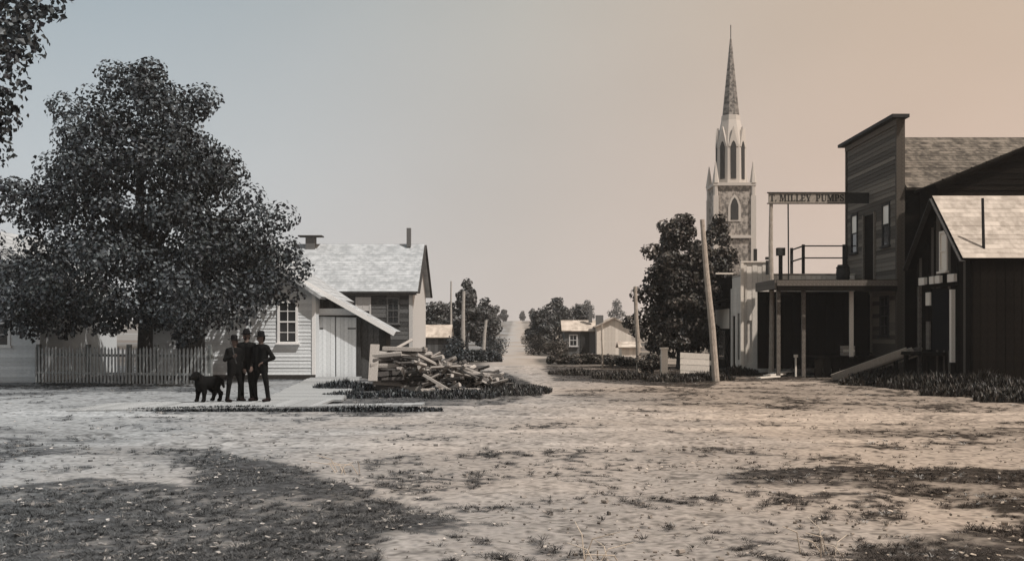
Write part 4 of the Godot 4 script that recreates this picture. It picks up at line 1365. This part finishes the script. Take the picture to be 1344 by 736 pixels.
func gabled_house() -> void:
	var x0 := 13.2
	var zn := 32.0
	var zf := 36.4
	var ey := 3.95
	var ry := 5.9
	var dp := zf - zn
	var o := Vector3(x0, 0, -zf)
	var t := thing("gabled_house", o, "dark board house with a bright tan roof and white trimmed doorway", "house")
	var b := Mb.new()
	b.prism(PackedVector2Array([Vector2(0, -.1), Vector2(dp, -.1), Vector2(dp, ey - .1), Vector2(dp * .5, ry - .15), Vector2(0, ey - .1)]), Vector3(.05, 0, 0), Vector3.BACK, Vector3(9, 0, 0))
	put(t, "wall", b.done(), M.dark_boards_1)
	var U := func(z: float) -> float: return zf - z
	var win := Rect2(U.call(34.35), 3.55, .62, 1.25)
	var door := Rect2(U.call(35.0), 1.1, 1.35, 1.95)
	var k := (ry - ey) / (dp * .5)
	uprights(t, "board", three("hall_boards").slice(2, 3) + three("dark_boards"), o + Vector3(.05, 0, 0), Vector3.BACK, Vector3.LEFT, .05, dp - .05, .2, .02, func(u): return minf(ey + k * u, ey + k * (dp - u)) - .2, [win, door])
	uprights(t, "board", three("dark_boards"), Vector3(x0 + .05, 0, -zn), Vector3.RIGHT, Vector3.BACK, .02, 8.9, .24, .02, func(_u): return ey - .16, [])
	window(t, o + Vector3(.045, win.position.y, win.position.x + .31), Vector3.BACK, Vector3.LEFT, .62, 1.25, M.trim_cream, M.pane_pale, M.pane_pale, 1, 1, .06)
	# doorway: white capitals over the lintel, one white post, a side light
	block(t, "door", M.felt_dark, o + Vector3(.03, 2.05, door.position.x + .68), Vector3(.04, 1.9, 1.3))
	block(t, "lintel", M.dark_boards_0, o + Vector3(-.02, 3.13, door.position.x + .7), Vector3(.1, .12, 2.7))
	for q in [[35.6, .5], [34.75, .36], [34.25, .36], [33.2, .5]]:
		block(t, "lintel_block", M.trim_cream, o + Vector3(-.06, 3.3, zf - q[0]), Vector3(.1, .24, q[1]))
	block(t, "door_post", M.trim_cream, o + Vector3(-.05, 1.85, zf - 33.2), Vector3(.12, 2.2, .15))
	block(t, "door_post", M.post_worn, o + Vector3(-.05, 1.7, zf - 35.9), Vector3(.1, 2.9, .1))
	block(t, "side_light", M.pane_pale, o + Vector3(-.01, 2.72, zf - 35.25), Vector3(.05, .42, .36))
	block(t, "side_panel", M.post_worn, o + Vector3(-.01, 1.55, zf - 35.25), Vector3(.05, .9, .3))
	block(t, "door_step", M.dark_boards_0, o + Vector3(-.35, .98, zf - 34.8), Vector3(.75, .1, 1.9))
	for q in [34.0, 35.6]:
		block(t, "step_prop", M.dark_boards_1, o + Vector3(-.6, .46, zf - q), Vector3(.12, 1.0, .12))
	slope(t, "roof", o + Vector3(-.28, ey - .13, dp + .15), o + Vector3(9.3, ey - .13, dp + .15), o + Vector3(-.28, ry, dp * .5), o + Vector3(9.3, ry, dp * .5), .09, M.dark_boards_1, three("roof_tan"), .24)
	slope(t, "roof", o + Vector3(-.28, ey - .13, -.15), o + Vector3(9.3, ey - .13, -.15), o + Vector3(-.28, ry, dp * .5), o + Vector3(9.3, ry, dp * .5), .09, M.dark_boards_1, three("roof_tan"), .24)
	for s in [1.0, -1.0]:
		beam(t, "rake_board", M.trim_dark, o + Vector3(-.3, ey - .24, dp * .5 + s * (dp * .5 + .15)), o + Vector3(-.3, ry - .1, dp * .5), .16, .04)
	var pp := Mb.new()
	var f := at(1292, 324, 32.2)
	var g := at(1290.5, 260, 32.2)
	pp.tube([f - Vector3(0, .15, 0), g], [.045, .04], 8)
	put(t, "stove_pipe", pp.done(t.position), M.iron)
	# dark gabled block added in place of a shadow across the hall roof
	var w := thing("roof_shadow_block", Vector3(14.4, 0, -39.3), "tall dark gabled block added in place of a shadow on the hall roof", "building")
	var c := Mb.new()
	var poly := PackedVector2Array([Vector2(0, -.1), Vector2(10, -.1), Vector2(10, 7.0), Vector2(5.4, 8.9), Vector2(0, 6.75)])
	c.prism(poly, Vector3.ZERO, Vector3.RIGHT, Vector3(0, 0, 1.7))
	put(w, "wall", c.done(), M.dark_boards_1)
	courses(w, "shadow_row", three("dark_boards") + [M.roof_brown_2], Vector3(14.4, 0, -37.6), Vector3.RIGHT, Vector3.BACK, 4.9, 8.7, .2, func(y): return Vector2(.0 if y < 6.75 else (y - 6.75) * 2.51, 10.0), [], .03)
	for q in [[Vector3(14.3, 6.72, -37.5), Vector3(19.8, 8.93, -37.5)]]:
		beam(w, "rake_board", M.dark_boards_0, q[0] - Vector3(0, .1, 0), q[1] - Vector3(0, .1, 0), .2, .06)
	slope(w, "roof", Vector3(14.2, 6.7, -37.35), Vector3(14.2, 6.7, -39.4), Vector3(19.8, 8.98, -37.35), Vector3(19.8, 8.98, -39.4), .08, M.dark_boards_0, [], .3)

func church() -> void:
	var z := 131.0
	var p := at(959.5, 0, z)
	p.y = 0
	var t := thing("church", p, "church with a tall slender spire rising above the trees", "church")
	var b := Mb.new()
	b.box(Vector3(0, 9.2, 0), Vector3(4.5, 19.0, 4.5))
	put(t, "tower", b.done(), M.tower_wall)
	for sx in [-1.0, 1.0]:
		for sz in [-1.0, 1.0]:
			block(t, "buttress", M.stone_pale, p + Vector3(sx * 2.2, 8.6, sz * 2.2), Vector3(.6, 17.6, .6))
			var pn := Mb.new()
			pn.lathe(Vector3(sx * 2.2, 17.4, sz * 2.2), [Vector2(.3, 0), Vector2(.3, 1.4), Vector2(.42, 1.5), Vector2(.05, 4.0), Vector2(0, 4.1)], 6)
			put(t, "pinnacle", pn.done(), M.stone_pale)
	for y in [12.6, 18.75]:
		block(t, "string_course", M.stone_pale, p + Vector3(0, y, 0), Vector3(5.0, .35, 5.0))
	var lan := func(w: float, h: float) -> PackedVector2Array:
		return PackedVector2Array([Vector2(-w * .5, 0), Vector2(w * .5, 0), Vector2(w * .5, h - w), Vector2(w * .28, h - w * .35), Vector2(0, h), Vector2(-w * .28, h - w * .35), Vector2(-w * .5, h - w)])
	var wm := Mb.new()
	wm.prism(lan.call(1.5, 3.2), Vector3(0, 14.4, 2.22), Vector3.RIGHT, Vector3(0, 0, .1))
	var fr := put(t, "lancet_window", wm.done(), M.stone_pale)
	var wi := Mb.new()
	wi.prism(lan.call(.9, 2.6), Vector3(0, 14.6, 2.3), Vector3.RIGHT, Vector3(0, 0, .06))
	put(fr, "louvre", wi.done(), M.trim_dark)
	# octagonal belfry with pointed openings and a gablet over each
	var be := Mb.new()
	be.lathe(Vector3.ZERO, [Vector2(0, 18.9), Vector2(1.85, 18.9), Vector2(1.8, 23.6), Vector2(1.15, 26.6), Vector2(1.12, 27.2)], 8)
	put(t, "belfry", be.done(), M.stone_pale, Transform3D(Basis(Vector3.UP, PI / 8), Vector3.ZERO))
	for k in 8:
		var a := TAU * k / 8 + PI / 2
		var d := Vector3(cos(a), 0, sin(a))
		var u := Vector3(-d.z, 0, d.x)
		var gm := Mb.new()
		gm.prism(PackedVector2Array([Vector2(-.6, 23.3), Vector2(.6, 23.3), Vector2(0, 25.7)]), d * 1.45, u, d * .28)
		put(t, "gablet", gm.done(), M.stone_pale)
		var om := Mb.new()
		om.prism(lan.call(.62, 4.5), d * 1.60 + Vector3(0, 19.5, 0), u, d * .16)
		put(t, "belfry_opening", om.done(), M.trim_dark)
	var sp := Mb.new()
	sp.lathe(Vector3.ZERO, [Vector2(1.05, 26.9), Vector2(.1, 36.4), Vector2(0, 36.6)], 8)
	put(t, "spire", sp.done(), M.spire, Transform3D(Basis(Vector3.UP, PI / 8), Vector3.ZERO))
	block(t, "finial", M.iron, p + Vector3(0, 37.2, 0), Vector3(.08, 1.7, .08))
	# nave behind
	var nv := Mb.new()
	nv.prism(PackedVector2Array([Vector2(-5, -.5), Vector2(5, -.5), Vector2(5, 6), Vector2(0, 10.2), Vector2(-5, 6)]), Vector3(0, 0, -2), Vector3.RIGHT, Vector3(0, 0, -18))
	put(t, "nave", nv.done(), M.tower_wall)
	slope(t, "roof", p + Vector3(5.4, 5.8, -1.8), p + Vector3(5.4, 5.8, -20.2), p + Vector3(0, 10.4, -1.8), p + Vector3(0, 10.4, -20.2), .15, M.spire, [], 1)
	slope(t, "roof", p + Vector3(-5.4, 5.8, -1.8), p + Vector3(-5.4, 5.8, -20.2), p + Vector3(0, 10.4, -1.8), p + Vector3(0, 10.4, -20.2), .15, M.spire, [], 1)

func small_house(called: String, label: String, o: Vector3, w: float, d: float, ey: float, ry: float, wall: Material, roof: Material, along_x: bool) -> Node3D:
	var t := thing(called, o, label, "house", "small houses down the street")
	var b := Mb.new()
	if along_x:
		b.prism(PackedVector2Array([Vector2(0, -.2), Vector2(d, -.2), Vector2(d, ey), Vector2(d * .5, ry - .06), Vector2(0, ey)]), Vector3.ZERO, Vector3.FORWARD, Vector3(w, 0, 0))
		put(t, "wall", b.done(), wall)
		slope(t, "roof", o + Vector3(-.2, ey - .08, .2), o + Vector3(w + .2, ey - .08, .2), o + Vector3(-.2, ry, -d * .5), o + Vector3(w + .2, ry, -d * .5), .07, roof, [], 1)
		slope(t, "roof", o + Vector3(-.2, ey - .08, -d - .2), o + Vector3(w + .2, ey - .08, -d - .2), o + Vector3(-.2, ry, -d * .5), o + Vector3(w + .2, ry, -d * .5), .07, roof, [], 1)
	else:
		b.prism(PackedVector2Array([Vector2(0, -.2), Vector2(w, -.2), Vector2(w, ey), Vector2(w * .5, ry - .06), Vector2(0, ey)]), Vector3.ZERO, Vector3.RIGHT, Vector3(0, 0, -d))
		put(t, "wall", b.done(), wall)
		for s in [0.0, 1.0]:
			var ex := -.15 if s < .5 else w + .15
			slope(t, "roof", o + Vector3(ex, ey - .08, .2), o + Vector3(ex, ey - .08, -d - .2), o + Vector3(w * .5, ry, .2), o + Vector3(w * .5, ry, -d - .2), .07, roof, [], 1)
	return t
func down_the_street() -> void:
	var z := 75.0
	var a := at(741, 466, z)
	a.y = 0
	var h1 := small_house("low_house", "low dark cottage with a pale roof and thin chimney down the street", a, 2.1, 3.0, 1.72, 2.38, M.brick_dark, M.roof_tan_0, true)
	block(h1, "chimney", M.brick_dark, at(775, 412, z + .8), Vector3(.24, 1.2, .24))
	block(h1, "door", M.trim_dark, a + Vector3(1.4, .8, .03), Vector3(.6, 1.6, .06))
	window(h1, a + Vector3(.6, .6, .01), Vector3.RIGHT, Vector3.BACK, .6, .8, M.wall_pale, M.pane_dark, M.pane_dark, 2, 1, .04)
	var c := at(783, 466, z - 1)
	c.y = 0
	var h2 := small_house("white_barn", "plain white board barn half behind the leafy tree", c, 2.35, 4.0, 2.0, 2.55, M.white_warm_0, M.roof_tan_1, false)
	uprights(h2, "board", three("white_warm"), c, Vector3.RIGHT, Vector3.BACK, .02, 2.33, .26, .02, func(x): return 1.98 + .4 * (1.0 - absf(x - 1.17) / 1.17), [], .02)
	block(h2, "chimney", M.brick_dark, c + Vector3(.25, 2.35, -.6), Vector3(.5, .7, .4))
	var s := at(816, 475, 66)
	s.y = 0
	var h3 := small_house("white_shed", "small white shed with a slanting top beside the street pole", s, 1.0, 1.6, .75, 1.0, M.white_warm_1, M.roof_tan_1, true)
	uprights(h3, "board", three("white_warm"), s, Vector3.RIGHT, Vector3.BACK, .02, .98, .2, .02, func(_x): return .73, [], .02)
	var d := at(548, 470, 72)
	d.y = 0
	var h4 := small_house("pale_roofed_shed", "low shed with a pale roof showing over the woodpile", d, 2.0, 3.0, 1.3, 2.05, M.brick_dark, M.roof_tan_0, true)
	uprights(h4, "board", three("grey_boards"), d, Vector3.RIGHT, Vector3.BACK, .02, 1.98, .22, .02, func(_x): return 1.28, [], .02)
	# white board fence and its post near the leaning pole
	var f := gnd(893, 497)
	var fe := thing("white_board_fence", f, "short solid white board fence by the leaning pole", "fence")
	var l := at(930, 0, 39.0).x - f.x
	for k in 4:
		block(fe, "board", M["white_warm_%d" % (k % 2)], f + Vector3(l * .5, .16 + k * .215, -.0), Vector3(l, .2, .03), Basis(Vector3.BACK, -.05))
	for x in [.08, l - .08]:
		block(fe, "post", M.post_worn, f + Vector3(x, .42, -.08), Vector3(.1, 1.0, .1))
	var gp := gnd(872, 498)
	var g := thing("gate_post", gp, "stout whitewashed gate post standing alone by the verge", "post")
	block(g, "shaft", M.trim_cream, gp + Vector3(0, .5, 0), Vector3(.22, 1.1, .22))
	block(g, "cap", M.trim_cream, gp + Vector3(0, 1.08, 0), Vector3(.28, .06, .28))

func greenery() -> void:
	var dk := Color(.015, .0185, .0215)
	var lt := Color(.125, .14, .152)
	# the great shade tree
	var prof := [[2.1, 4.2], [2.8, 5.1], [3.6, 5.2], [5.0, 4.65], [6.0, 4.15], [7.0, 3.7], [8.0, 3.2], [9.0, 2.55], [9.8, 1.4], [10.3, .3]]
	var cl := clump_set(prof, 270, .5, .85)
	for e in [[4.6, 4.3, .7, .7], [5.0, 3.7, .4, .6], [4.4, 5.4, 0, .7], [-.9, 10.0, .3, .6], [-2.6, 9.0, 0, .65], [.2, 10.15, 0, .55], [1.9, 9.3, 0, .65], [2.1, 1.75, 1.8, .5], [-4.9, 4.6, 1.0, .8], [-5.1, 3.6, .5, .8], [-4.7, 5.6, .5, .7], [-5.0, 2.9, 1.2, .7], [-4.4, 6.3, 0, .6], [1.9, 1.5, 2.0, .4], [-.4, 2.0, 2.5, .6], [-1.8, 1.9, 2.0, .6], [-3.0, 1.8, 1.5, .6], [.6, 2.1, 2.2, .5], [-3.9, 2.0, 1.5, .65], [-2.4, 2.4, 2.6, .7], [-1.2, 2.5, 2.8, .65], [.2, 2.6, 2.9, .65], [1.2, 2.4, 2.6, .6], [-3.2, 2.6, 2.3, .7], [-.6, 2.0, 1.2, .6], [.5, 2.2, .6, .6]]:
		cl.append([Vector3(e[0], e[1], e[2]), e[3], .9])
	tree("shade_tree", "huge round shade tree with dense dark leaves behind the picket fence", "", Vector3(-12.2, 0, -35.8), .24, 8.0, cl, 260, .135, dk, lt, 16)
	# branches reaching in from a nearer tree
	var pr2 := [[4.4, .9], [5.2, 1.7], [6.3, 2.3], [7.5, 2.4], [8.6, 1.9], [9.4, .8]]
	var c2 := clump_set(pr2, 75, .36, .6)
	for e in [[1.3, 5.7, 0, .42], [1.25, 5.1, .1, .4], [1.15, 4.6, 0, .36], [1.6, 6.3, 0, .45], [1.85, 6.9, .2, .42], [.8, 5.2, 0, .5]]:
		c2.append([Vector3(e[0], e[1], e[2]), e[3], .8])
	tree("overhanging_tree", "leafy branches of a nearer tree hanging in at the picture's corner", "", Vector3(-9.55, 0, -17.5), .2, 7.5, c2, 130, .11, dk, lt, 10)
	# trees by the white shop
	var dk2 := Color(.03, .025, .02)
	var lt2 := Color(.105, .086, .07)
	var p := at(893, 0, 49)
	var pr3 := [[.55, 1.2], [1.3, 1.75], [2.4, 1.9], [3.8, 1.85], [5.0, 1.5], [6.0, 1.0], [6.6, .35]]
	var c3 := clump_set(pr3, 110, .34, .6)
	for e in [[-2.2, 2.1, .2, .4], [-1.9, 1.7, .3, .45], [-1.6, 2.3, .2, .5], [-1.75, 3.3, 0, .5], [-1.3, 5.2, 0, .5], [-.6, 6.3, 0, .45], [.3, 6.6, 0, .4]]:
		c3.append([Vector3(e[0], e[1], e[2]), e[3], .8])
	tree("leafy_tree", "leafy tree with an open crown behind the leaning pole", "trees by the white shop", Vector3(p.x, 0, -49), .16, 5, c3, 190, .17, dk2, lt2, 12)
	p = at(944, 0, 52.5)
	var pr4 := [[.6, .8], [1.6, 1.15], [3, 1.2], [4.5, 1.15], [5.8, .9], [6.7, .5], [7.1, .2]]
	tree("upright_tree", "narrow upright tree standing under the church tower", "trees by the white shop", Vector3(p.x, 0, -52.5), .14, 5.5, clump_set(pr4, 55, .32, .55), 190, .17, dk2, lt2, 8)
	# down the street
	var dk3 := Color(.035, .034, .033)
	var lt3 := Color(.13, .125, .12)
	var far := [
		["pointed_tree", "tall pointed tree behind the street poles", 613, 82, [[.4, 1.0], [1.5, 1.5], [3, 1.35], [4.2, .85], [5.2, .3], [5.6, .1]], 45, .35, .5],
		["round_tree", "grey round tree beside the tall pointed tree", 637, 92, [[.4, 1.0], [1.4, 1.45], [2.6, 1.35], [3.6, .9], [4.2, .3]], 32, .4, .55],
		["small_tree", "small dark tree showing over the pale-roofed shed", 572, 88, [[.6, 1.0], [1.6, 1.7], [2.7, 1.5], [3.6, .9], [4.1, .3]], 28, .45, .6],
		["small_tree", "small dark tree between shed roof and pointed tree", 592, 95, [[.6, 1.0], [1.6, 1.3], [2.7, 1.2], [3.6, .6], [4.0, .3]], 22, .4, .6],
		["broad_tree", "broad tree rising behind the low cottage", 728, 112, [[1, 1.2], [2, 2.1], [3.2, 2.2], [4.2, 1.5], [4.8, .5]], 40, .5, .75],
		["low_tree", "low spreading tree by the cottage chimney", 757, 118, [[1.2, 1.0], [2.2, 1.7], [3.4, 1.5], [4.2, .6]], 26, .5, .7],
		["sapling", "spindly grey sapling where the street narrows", 704, 86, [[.3, .6], [1.2, .95], [2.2, .8], [2.9, .2]], 18, .28, .4],
		["sapling", "thin bushy sapling before the broad tree", 716, 78, [[.2, .6], [.9, .9], [1.7, .6], [2.1, .2]], 15, .25, .4]]
	for e in far:
		var q := at(e[2], 0, e[3])
		var fc := clump_set(e[4], e[5], e[6], e[7])
		if e[0] == "pointed_tree":
			for k in 5: fc.append([Vector3(rng.randf_range(-.25, .25), 3.2 + k * .45, rng.randf_range(-.25, .25)), .72 - k * .1, 1.0])
		tree(e[0], e[1], "trees down the street", Vector3(q.x, 0, -e[3]), .09, e[4][-1][0] * .7, fc, 110, .24, dk3, lt3, 5)
	# far rise
	for e in [[628, 190, 4.4], [642, 230, 4.6], [652, 300, 4.8], [661, 360, 4.2], [705, 210, 4.2], [713, 270, 4.6], [699, 350, 4.0], [686, 420, 3.6], [610, 260, 6], [735, 280, 6.5], [770, 300, 7], [810, 320, 7], [580, 300, 7], [540, 320, 8]]:
		var q := at(e[0], 0, e[1])
		var hh: float = e[2]
		var g0 := ground_height(q.x, e[1])
		tree("distant_tree", "hazy small tree on the far rise beyond the street", "trees on the far rise", Vector3(q.x, g0, -e[1]), .12, hh * .6, clump_set([[hh * .12, hh * .25], [hh * .4, hh * .42], [hh * .75, hh * .33], [hh, hh * .1]], 16, hh * .14, hh * .2), 90, .42, dk3, lt3, 3)
	# hedges and weeds
	var low := [
		["hedge", "low dark hedge at the foot of the street poles", 627, 475, 2.5, .7, .8, 46],
		["hedge", "long low dark hedge before the white barn", 764, 478, 3.6, .62, .8, 64],
		["hedge", "short low hedge running on to the small white shed", 818, 480, 1.7, .5, .8, 34],
		["shrub", "grey roadside shrub below the round tree", 650, 466, 1.6, 1.5, 1.2, 16],
		["shrub", "grey roadside shrub where the hedge begins", 706, 466, 1.6, 1.6, 1.2, 16],
		["shrub", "grey bushy shrub before the low cottage", 728, 467, 1.9, 1.3, 1.2, 16],
		["shrub", "low grey shrub farther along the road edge", 699, 458, 1.8, 1.8, 1.4, 14],
		["shrub", "dark shrub between gate post and bleached pole", 855, 490, 1.0, .9, .6, 16],
		["weeds", "dark weeds along the foot of the white cottage", 382, 496, 1.9, .25, .3, 14],
		["weeds", "dark weeds at the near end of the woodpile", 452, 512, 1.6, .35, .9, 14],
		["weeds", "dark weeds at the street end of the woodpile", 640, 506, 1.5, .4, .9, 14],
		["weeds", "weeds crowding the foot of the leaning pole", 925, 499, 1.8, .35, .7, 14],
		["weeds", "weeds growing before the white shop", 968, 492, 1.4, .4, .6, 12],
		["shrub", "dark shrub standing by the end board of the woodpile", 503, 497, .55, 1.1, .5, 12],
		["shrub", "dark shrub peering over the woodpile", 598, 480, 1.1, 1.6, .8, 16],
		["weeds", "rank dark weeds before the gabled house", 1235, 510, 2.6, .5, 1.2, 22],
		["weeds", "rank dark weeds at the picture's edge below the tan roof", 1325, 515, 2.4, .45, 1.2, 20],
		["weeds", "dark low weeds spreading before the plank ramp", 1140, 505, 1.6, .35, .8, 16],
		["weeds", "black weeds below the doorway of the gabled house", 1195, 508, 1.8, .5, .8, 18],
		["weeds", "weed bed edging the dirt before the gabled house", 1265, 519, 2.0, .35, .9, 18],
		["weeds", "weed bed edging the dirt nearest the picture's edge", 1335, 526, 1.8, .35, .9, 18],
		["weeds", "dark weeds close under the wall below the tan roof", 1290, 512, 1.8, .6, .6, 18],
		["weeds", "dark grass clump between plank driveway and woodpile", 455, 521, 1.2, .2, .8, 14],
		["weeds", "dark grass clump in front of the stacked logs", 520, 520, 1.4, .22, .8, 14],
		["weeds", "dark grass clump in front of the loose split logs", 600, 520, 2.0, .24, 1.6, 14],
		["weeds", "dark grass mound reaching from the woodpile to the road", 668, 514, 2.1, .26, 2.6, 14],
		["weeds", "rank grass at the road end of the verge strip", 758, 491, 2.0, .26, 1.6, 12],
		["weeds", "rank grass in the middle of the verge strip", 818, 496, 2.0, .3, 2.2, 14],
		["weeds", "rank grass on the verge before the gate post", 884, 499, 1.9, .3, 2.0, 14],
		["weeds", "dark grass fringe along the front of the boardwalk by the men", 320, 538.5, 4.4, .13, .5, 20],
		["weeds", "dark grass fringe along the boardwalk end nearest the woodpile", 480, 539, 2.9, .16, .5, 20],
		["weeds", "dark weeds under the plank ramp", 1165, 500, 2.2, .5, 1.0, 20]]
	for e in low:
		var q := gnd(e[2], e[3])
		var wm := smoothstep(-4., 3., q.x)
		if e[0] == "weeds":
			weed_bed(e[1], q, Vector3(e[4] * 1.15, e[5] * 1.15, e[6] * 1.5), int(1000 * e[4]), dk.lerp(dk2, wm) * .8, lt.lerp(lt2, wm))
			continue
		bush(e[0], e[1], "", q, Vector3(e[4], e[5], e[6]), e[7], 110, .1 if e[0] != "hedge" else .14, dk.lerp(dk2, wm) * 1.2, lt.lerp(lt2, wm))
	# dry stalks in the near grass
	for e in [[800, 736, 1.0, "crossed dry straw stalks lying in the near dirt"], [1075, 725, .8, "pale dry weed stalks bending up from the near dirt"], [462, 618, .7, "thin weed stalk standing at the grass edge"]]:
		var q := gnd(e[0], e[1])
		var t := thing("dry_stalks", q, e[3], "weeds")
		for i in 7:
			var mb := Mb.new()
			var a := rng.randf() * TAU
			var d := Vector3(cos(a), 0, sin(a) * .6)
			var hh: float = rng.randf_range(.08, .32) * e[2]
			var s := Vector3(rng.randf_range(-.2, .2), 0, rng.randf_range(-.15, .15))
			mb.tube([s - Vector3(0, .03, 0), s + d * .08 + Vector3(0, hh * .7, 0), s + d * rng.randf_range(.2, .4) + Vector3(0, hh, 0)], [.006, .005, .003], 5)
			put(t, "stalk", mb.done(), M.straw)

func people() -> void:
	var A := Vector3.ZERO
	var p := at(307, 0, 25.55)
	var m1 := person("man at the dog's side in a dark coat and soft hat, stick on his shoulder", Vector3(p.x, walk_y(p.x) + .002, -25.55), .9, 1.56, Color(.008, .008, .0085), Color(.01, .01, .01), [[Vector3(-.27, 1.08, -.02), Vector3(-.2, 1.16, .2)], [Vector3(.25, 1.07, -.05), Vector3(.24, .84, .06)]], .19, .3, 0)
	p = at(323, 0, 25.8)
	person("bearded man in the middle of the three, half hidden by the others", Vector3(p.x, walk_y(p.x) + .002, -25.8), -.2, 1.7, Color(.01, .01, .0105), Color(.012, .012, .012), [[Vector3(-.25, 1.06, -.03), Vector3(-.24, .83, .05)], [Vector3(.26, 1.06, -.03), Vector3(.2, .86, .1)]], .13, -.3, 1)
	p = at(342, 0, 25.5)
	person("man nearest the plank driveway in a dark coat with elbow bent", Vector3(p.x, walk_y(p.x) + .002, -25.5), -.55, 1.64, Color(.009, .009, .0095), Color(.008, .008, .008), [[Vector3(-.26, 1.06, -.02), Vector3(-.2, .85, .1)], [Vector3(.33, 1.06, -.08), Vector3(.17, .95, .08)]], .21, -.4, 0)
	var st := thing("walking_stick", Vector3.ZERO, "thin stick slanting up from the shoulder of the man by the dog", "stick")
	var hand: Vector3 = m1.transform * Vector3(-.2, 1.25, .24)
	var tip := at(296.5, 424, 25.3)
	var low := hand + (hand - tip).normalized() * .25
	var mb := Mb.new()
	mb.tube([low, hand, tip], [.014, .013, .01], 7)
	put(st, "shaft", mb.done(), M.trunk)
	p = at(272, 0, 25.7)
	dog(Vector3(p.x, walk_y(p.x) + .002, -25.7), -2.25)

# ---------------------------------------------------------------- the scene
func sky_image() -> Image:
	var w := 512
	var h := 256
	var im := Image.create(w, h, false, Image.FORMAT_RGBF)
	var cool := [Color8(192, 194, 196), Color8(182, 190, 195), Color8(156, 169, 177)]
	var mid := [Color8(196, 186, 179), Color8(190, 184, 178), Color8(180, 178, 172)]
	var warm := [Color8(212, 190, 175), Color8(207, 184, 167), Color8(199, 179, 160)]
	var fz := FastNoiseLite.new()
	fz.seed = 6
	fz.frequency = 2.2
	fz.fractal_octaves = 4
	for j in h:
		var el := 90.0 - (j + .5) * 180.0 / h
		var e := clampf(el / 8.5, 0, 2)
		for i in w:
			var az := (i + .5) / w * TAU
			var dx := sin(az)
			var s := clampf(dx / .42, -1, 1)
			s = s * (1.5 - .5 * s * s)
			var cc := []
			for k in 3:
				var m: Color = mid[k].srgb_to_linear()
				cc.append(m.lerp(cool[k].srgb_to_linear(), -s) if s < 0 else m.lerp(warm[k].srgb_to_linear(), s))
			var c: Color = cc[0].lerp(cc[1], e) if e < 1 else cc[1].lerp(cc[2], e - 1)
			# thin uneven haze
			var ce := cos(deg_to_rad(el))
			c *= .84 * (1.0 + .07 * fz.get_noise_3d(dx * ce, sin(deg_to_rad(el)) * 2.0, cos(az) * ce))
			im.set_pixel(i, j, c)
	return im
func _ready() -> void:
	rng.seed = 1887
	var cam := Camera3D.new()
	cam.name = "camera"
	cam.projection = Camera3D.PROJECTION_FRUSTUM
	cam.near = .1
	cam.far = 3000.0
	cam.size = 2.0 * .1 * 368.0 / F
	cam.frustum_offset = Vector2((672.0 - 680.0) / F, (432.0 - 368.0) / F) * .1
	add_child(cam)
	cam.position = Vector3(0, H, 0)
	cam.current = true
	var env := Environment.new()
	env.background_mode = Environment.BG_SKY
	var sk := Sky.new()
	var pm := PanoramaSkyMaterial.new()
	pm.panorama = ImageTexture.create_from_image(sky_image())
	sk.sky_material = pm
	env.sky = sk
	env.tonemap_mode = Environment.TONE_MAPPER_LINEAR
	env.tonemap_exposure = 1.25
	env.fog_enabled = true
	env.fog_density = 0.0004
	env.fog_light_color = Color8(204, 199, 195)
	env.sdfgi_enabled = true
	env.ssao_enabled = true
	env.ssil_enabled = true
	var we := WorldEnvironment.new()
	we.name = "environment"
	we.environment = env
	add_child(we)
	var sun := DirectionalLight3D.new()
	sun.name = "sun"
	sun.light_energy = 1.25
	sun.light_color = Color(1.0, .98, .955)
	sun.light_angular_distance = .6
	sun.shadow_enabled = true
	add_child(sun)
	sun.look_at_from_position(Vector3(.42, .85, .32) * 50.0, Vector3.ZERO)
	materials()
	make_units()
	ground()
	corner_house()
	cottage()
	barn()
	brick_house()
	hall()
	shops()
	gabled_house()
	church()
	down_the_street()
	picket_fence()
	boardwalk()
	woodpile()
	steps_and_bits()
	pole("street_pole", "slim street pole rising above the small trees", 592, 466, 592, 369, .09, .05, M.pole)
	pole("street_pole", "stout pale pole in front of the tall pointed tree", 607, 473, 608.5, 382, .13, .09, M.pole)
	pole("street_pole", "short slanting pole nearest the road", 633, 473, 638, 420, .11, .08, M.pole)
	pole("street_pole", "bleached pole before the leafy tree", 839, 489, 834, 376, .11, .07, M.pole_tan)
	pole("street_pole", "tall leaning pole beside the white shop", 941, 500, 922, 288, .13, .08, M.pole_tan)
	pole("street_pole", "thin low pole before the white barn", 791, 483, 790, 425, .05, .03, M.pole_tan)
	greenery()
	people()
	grass()
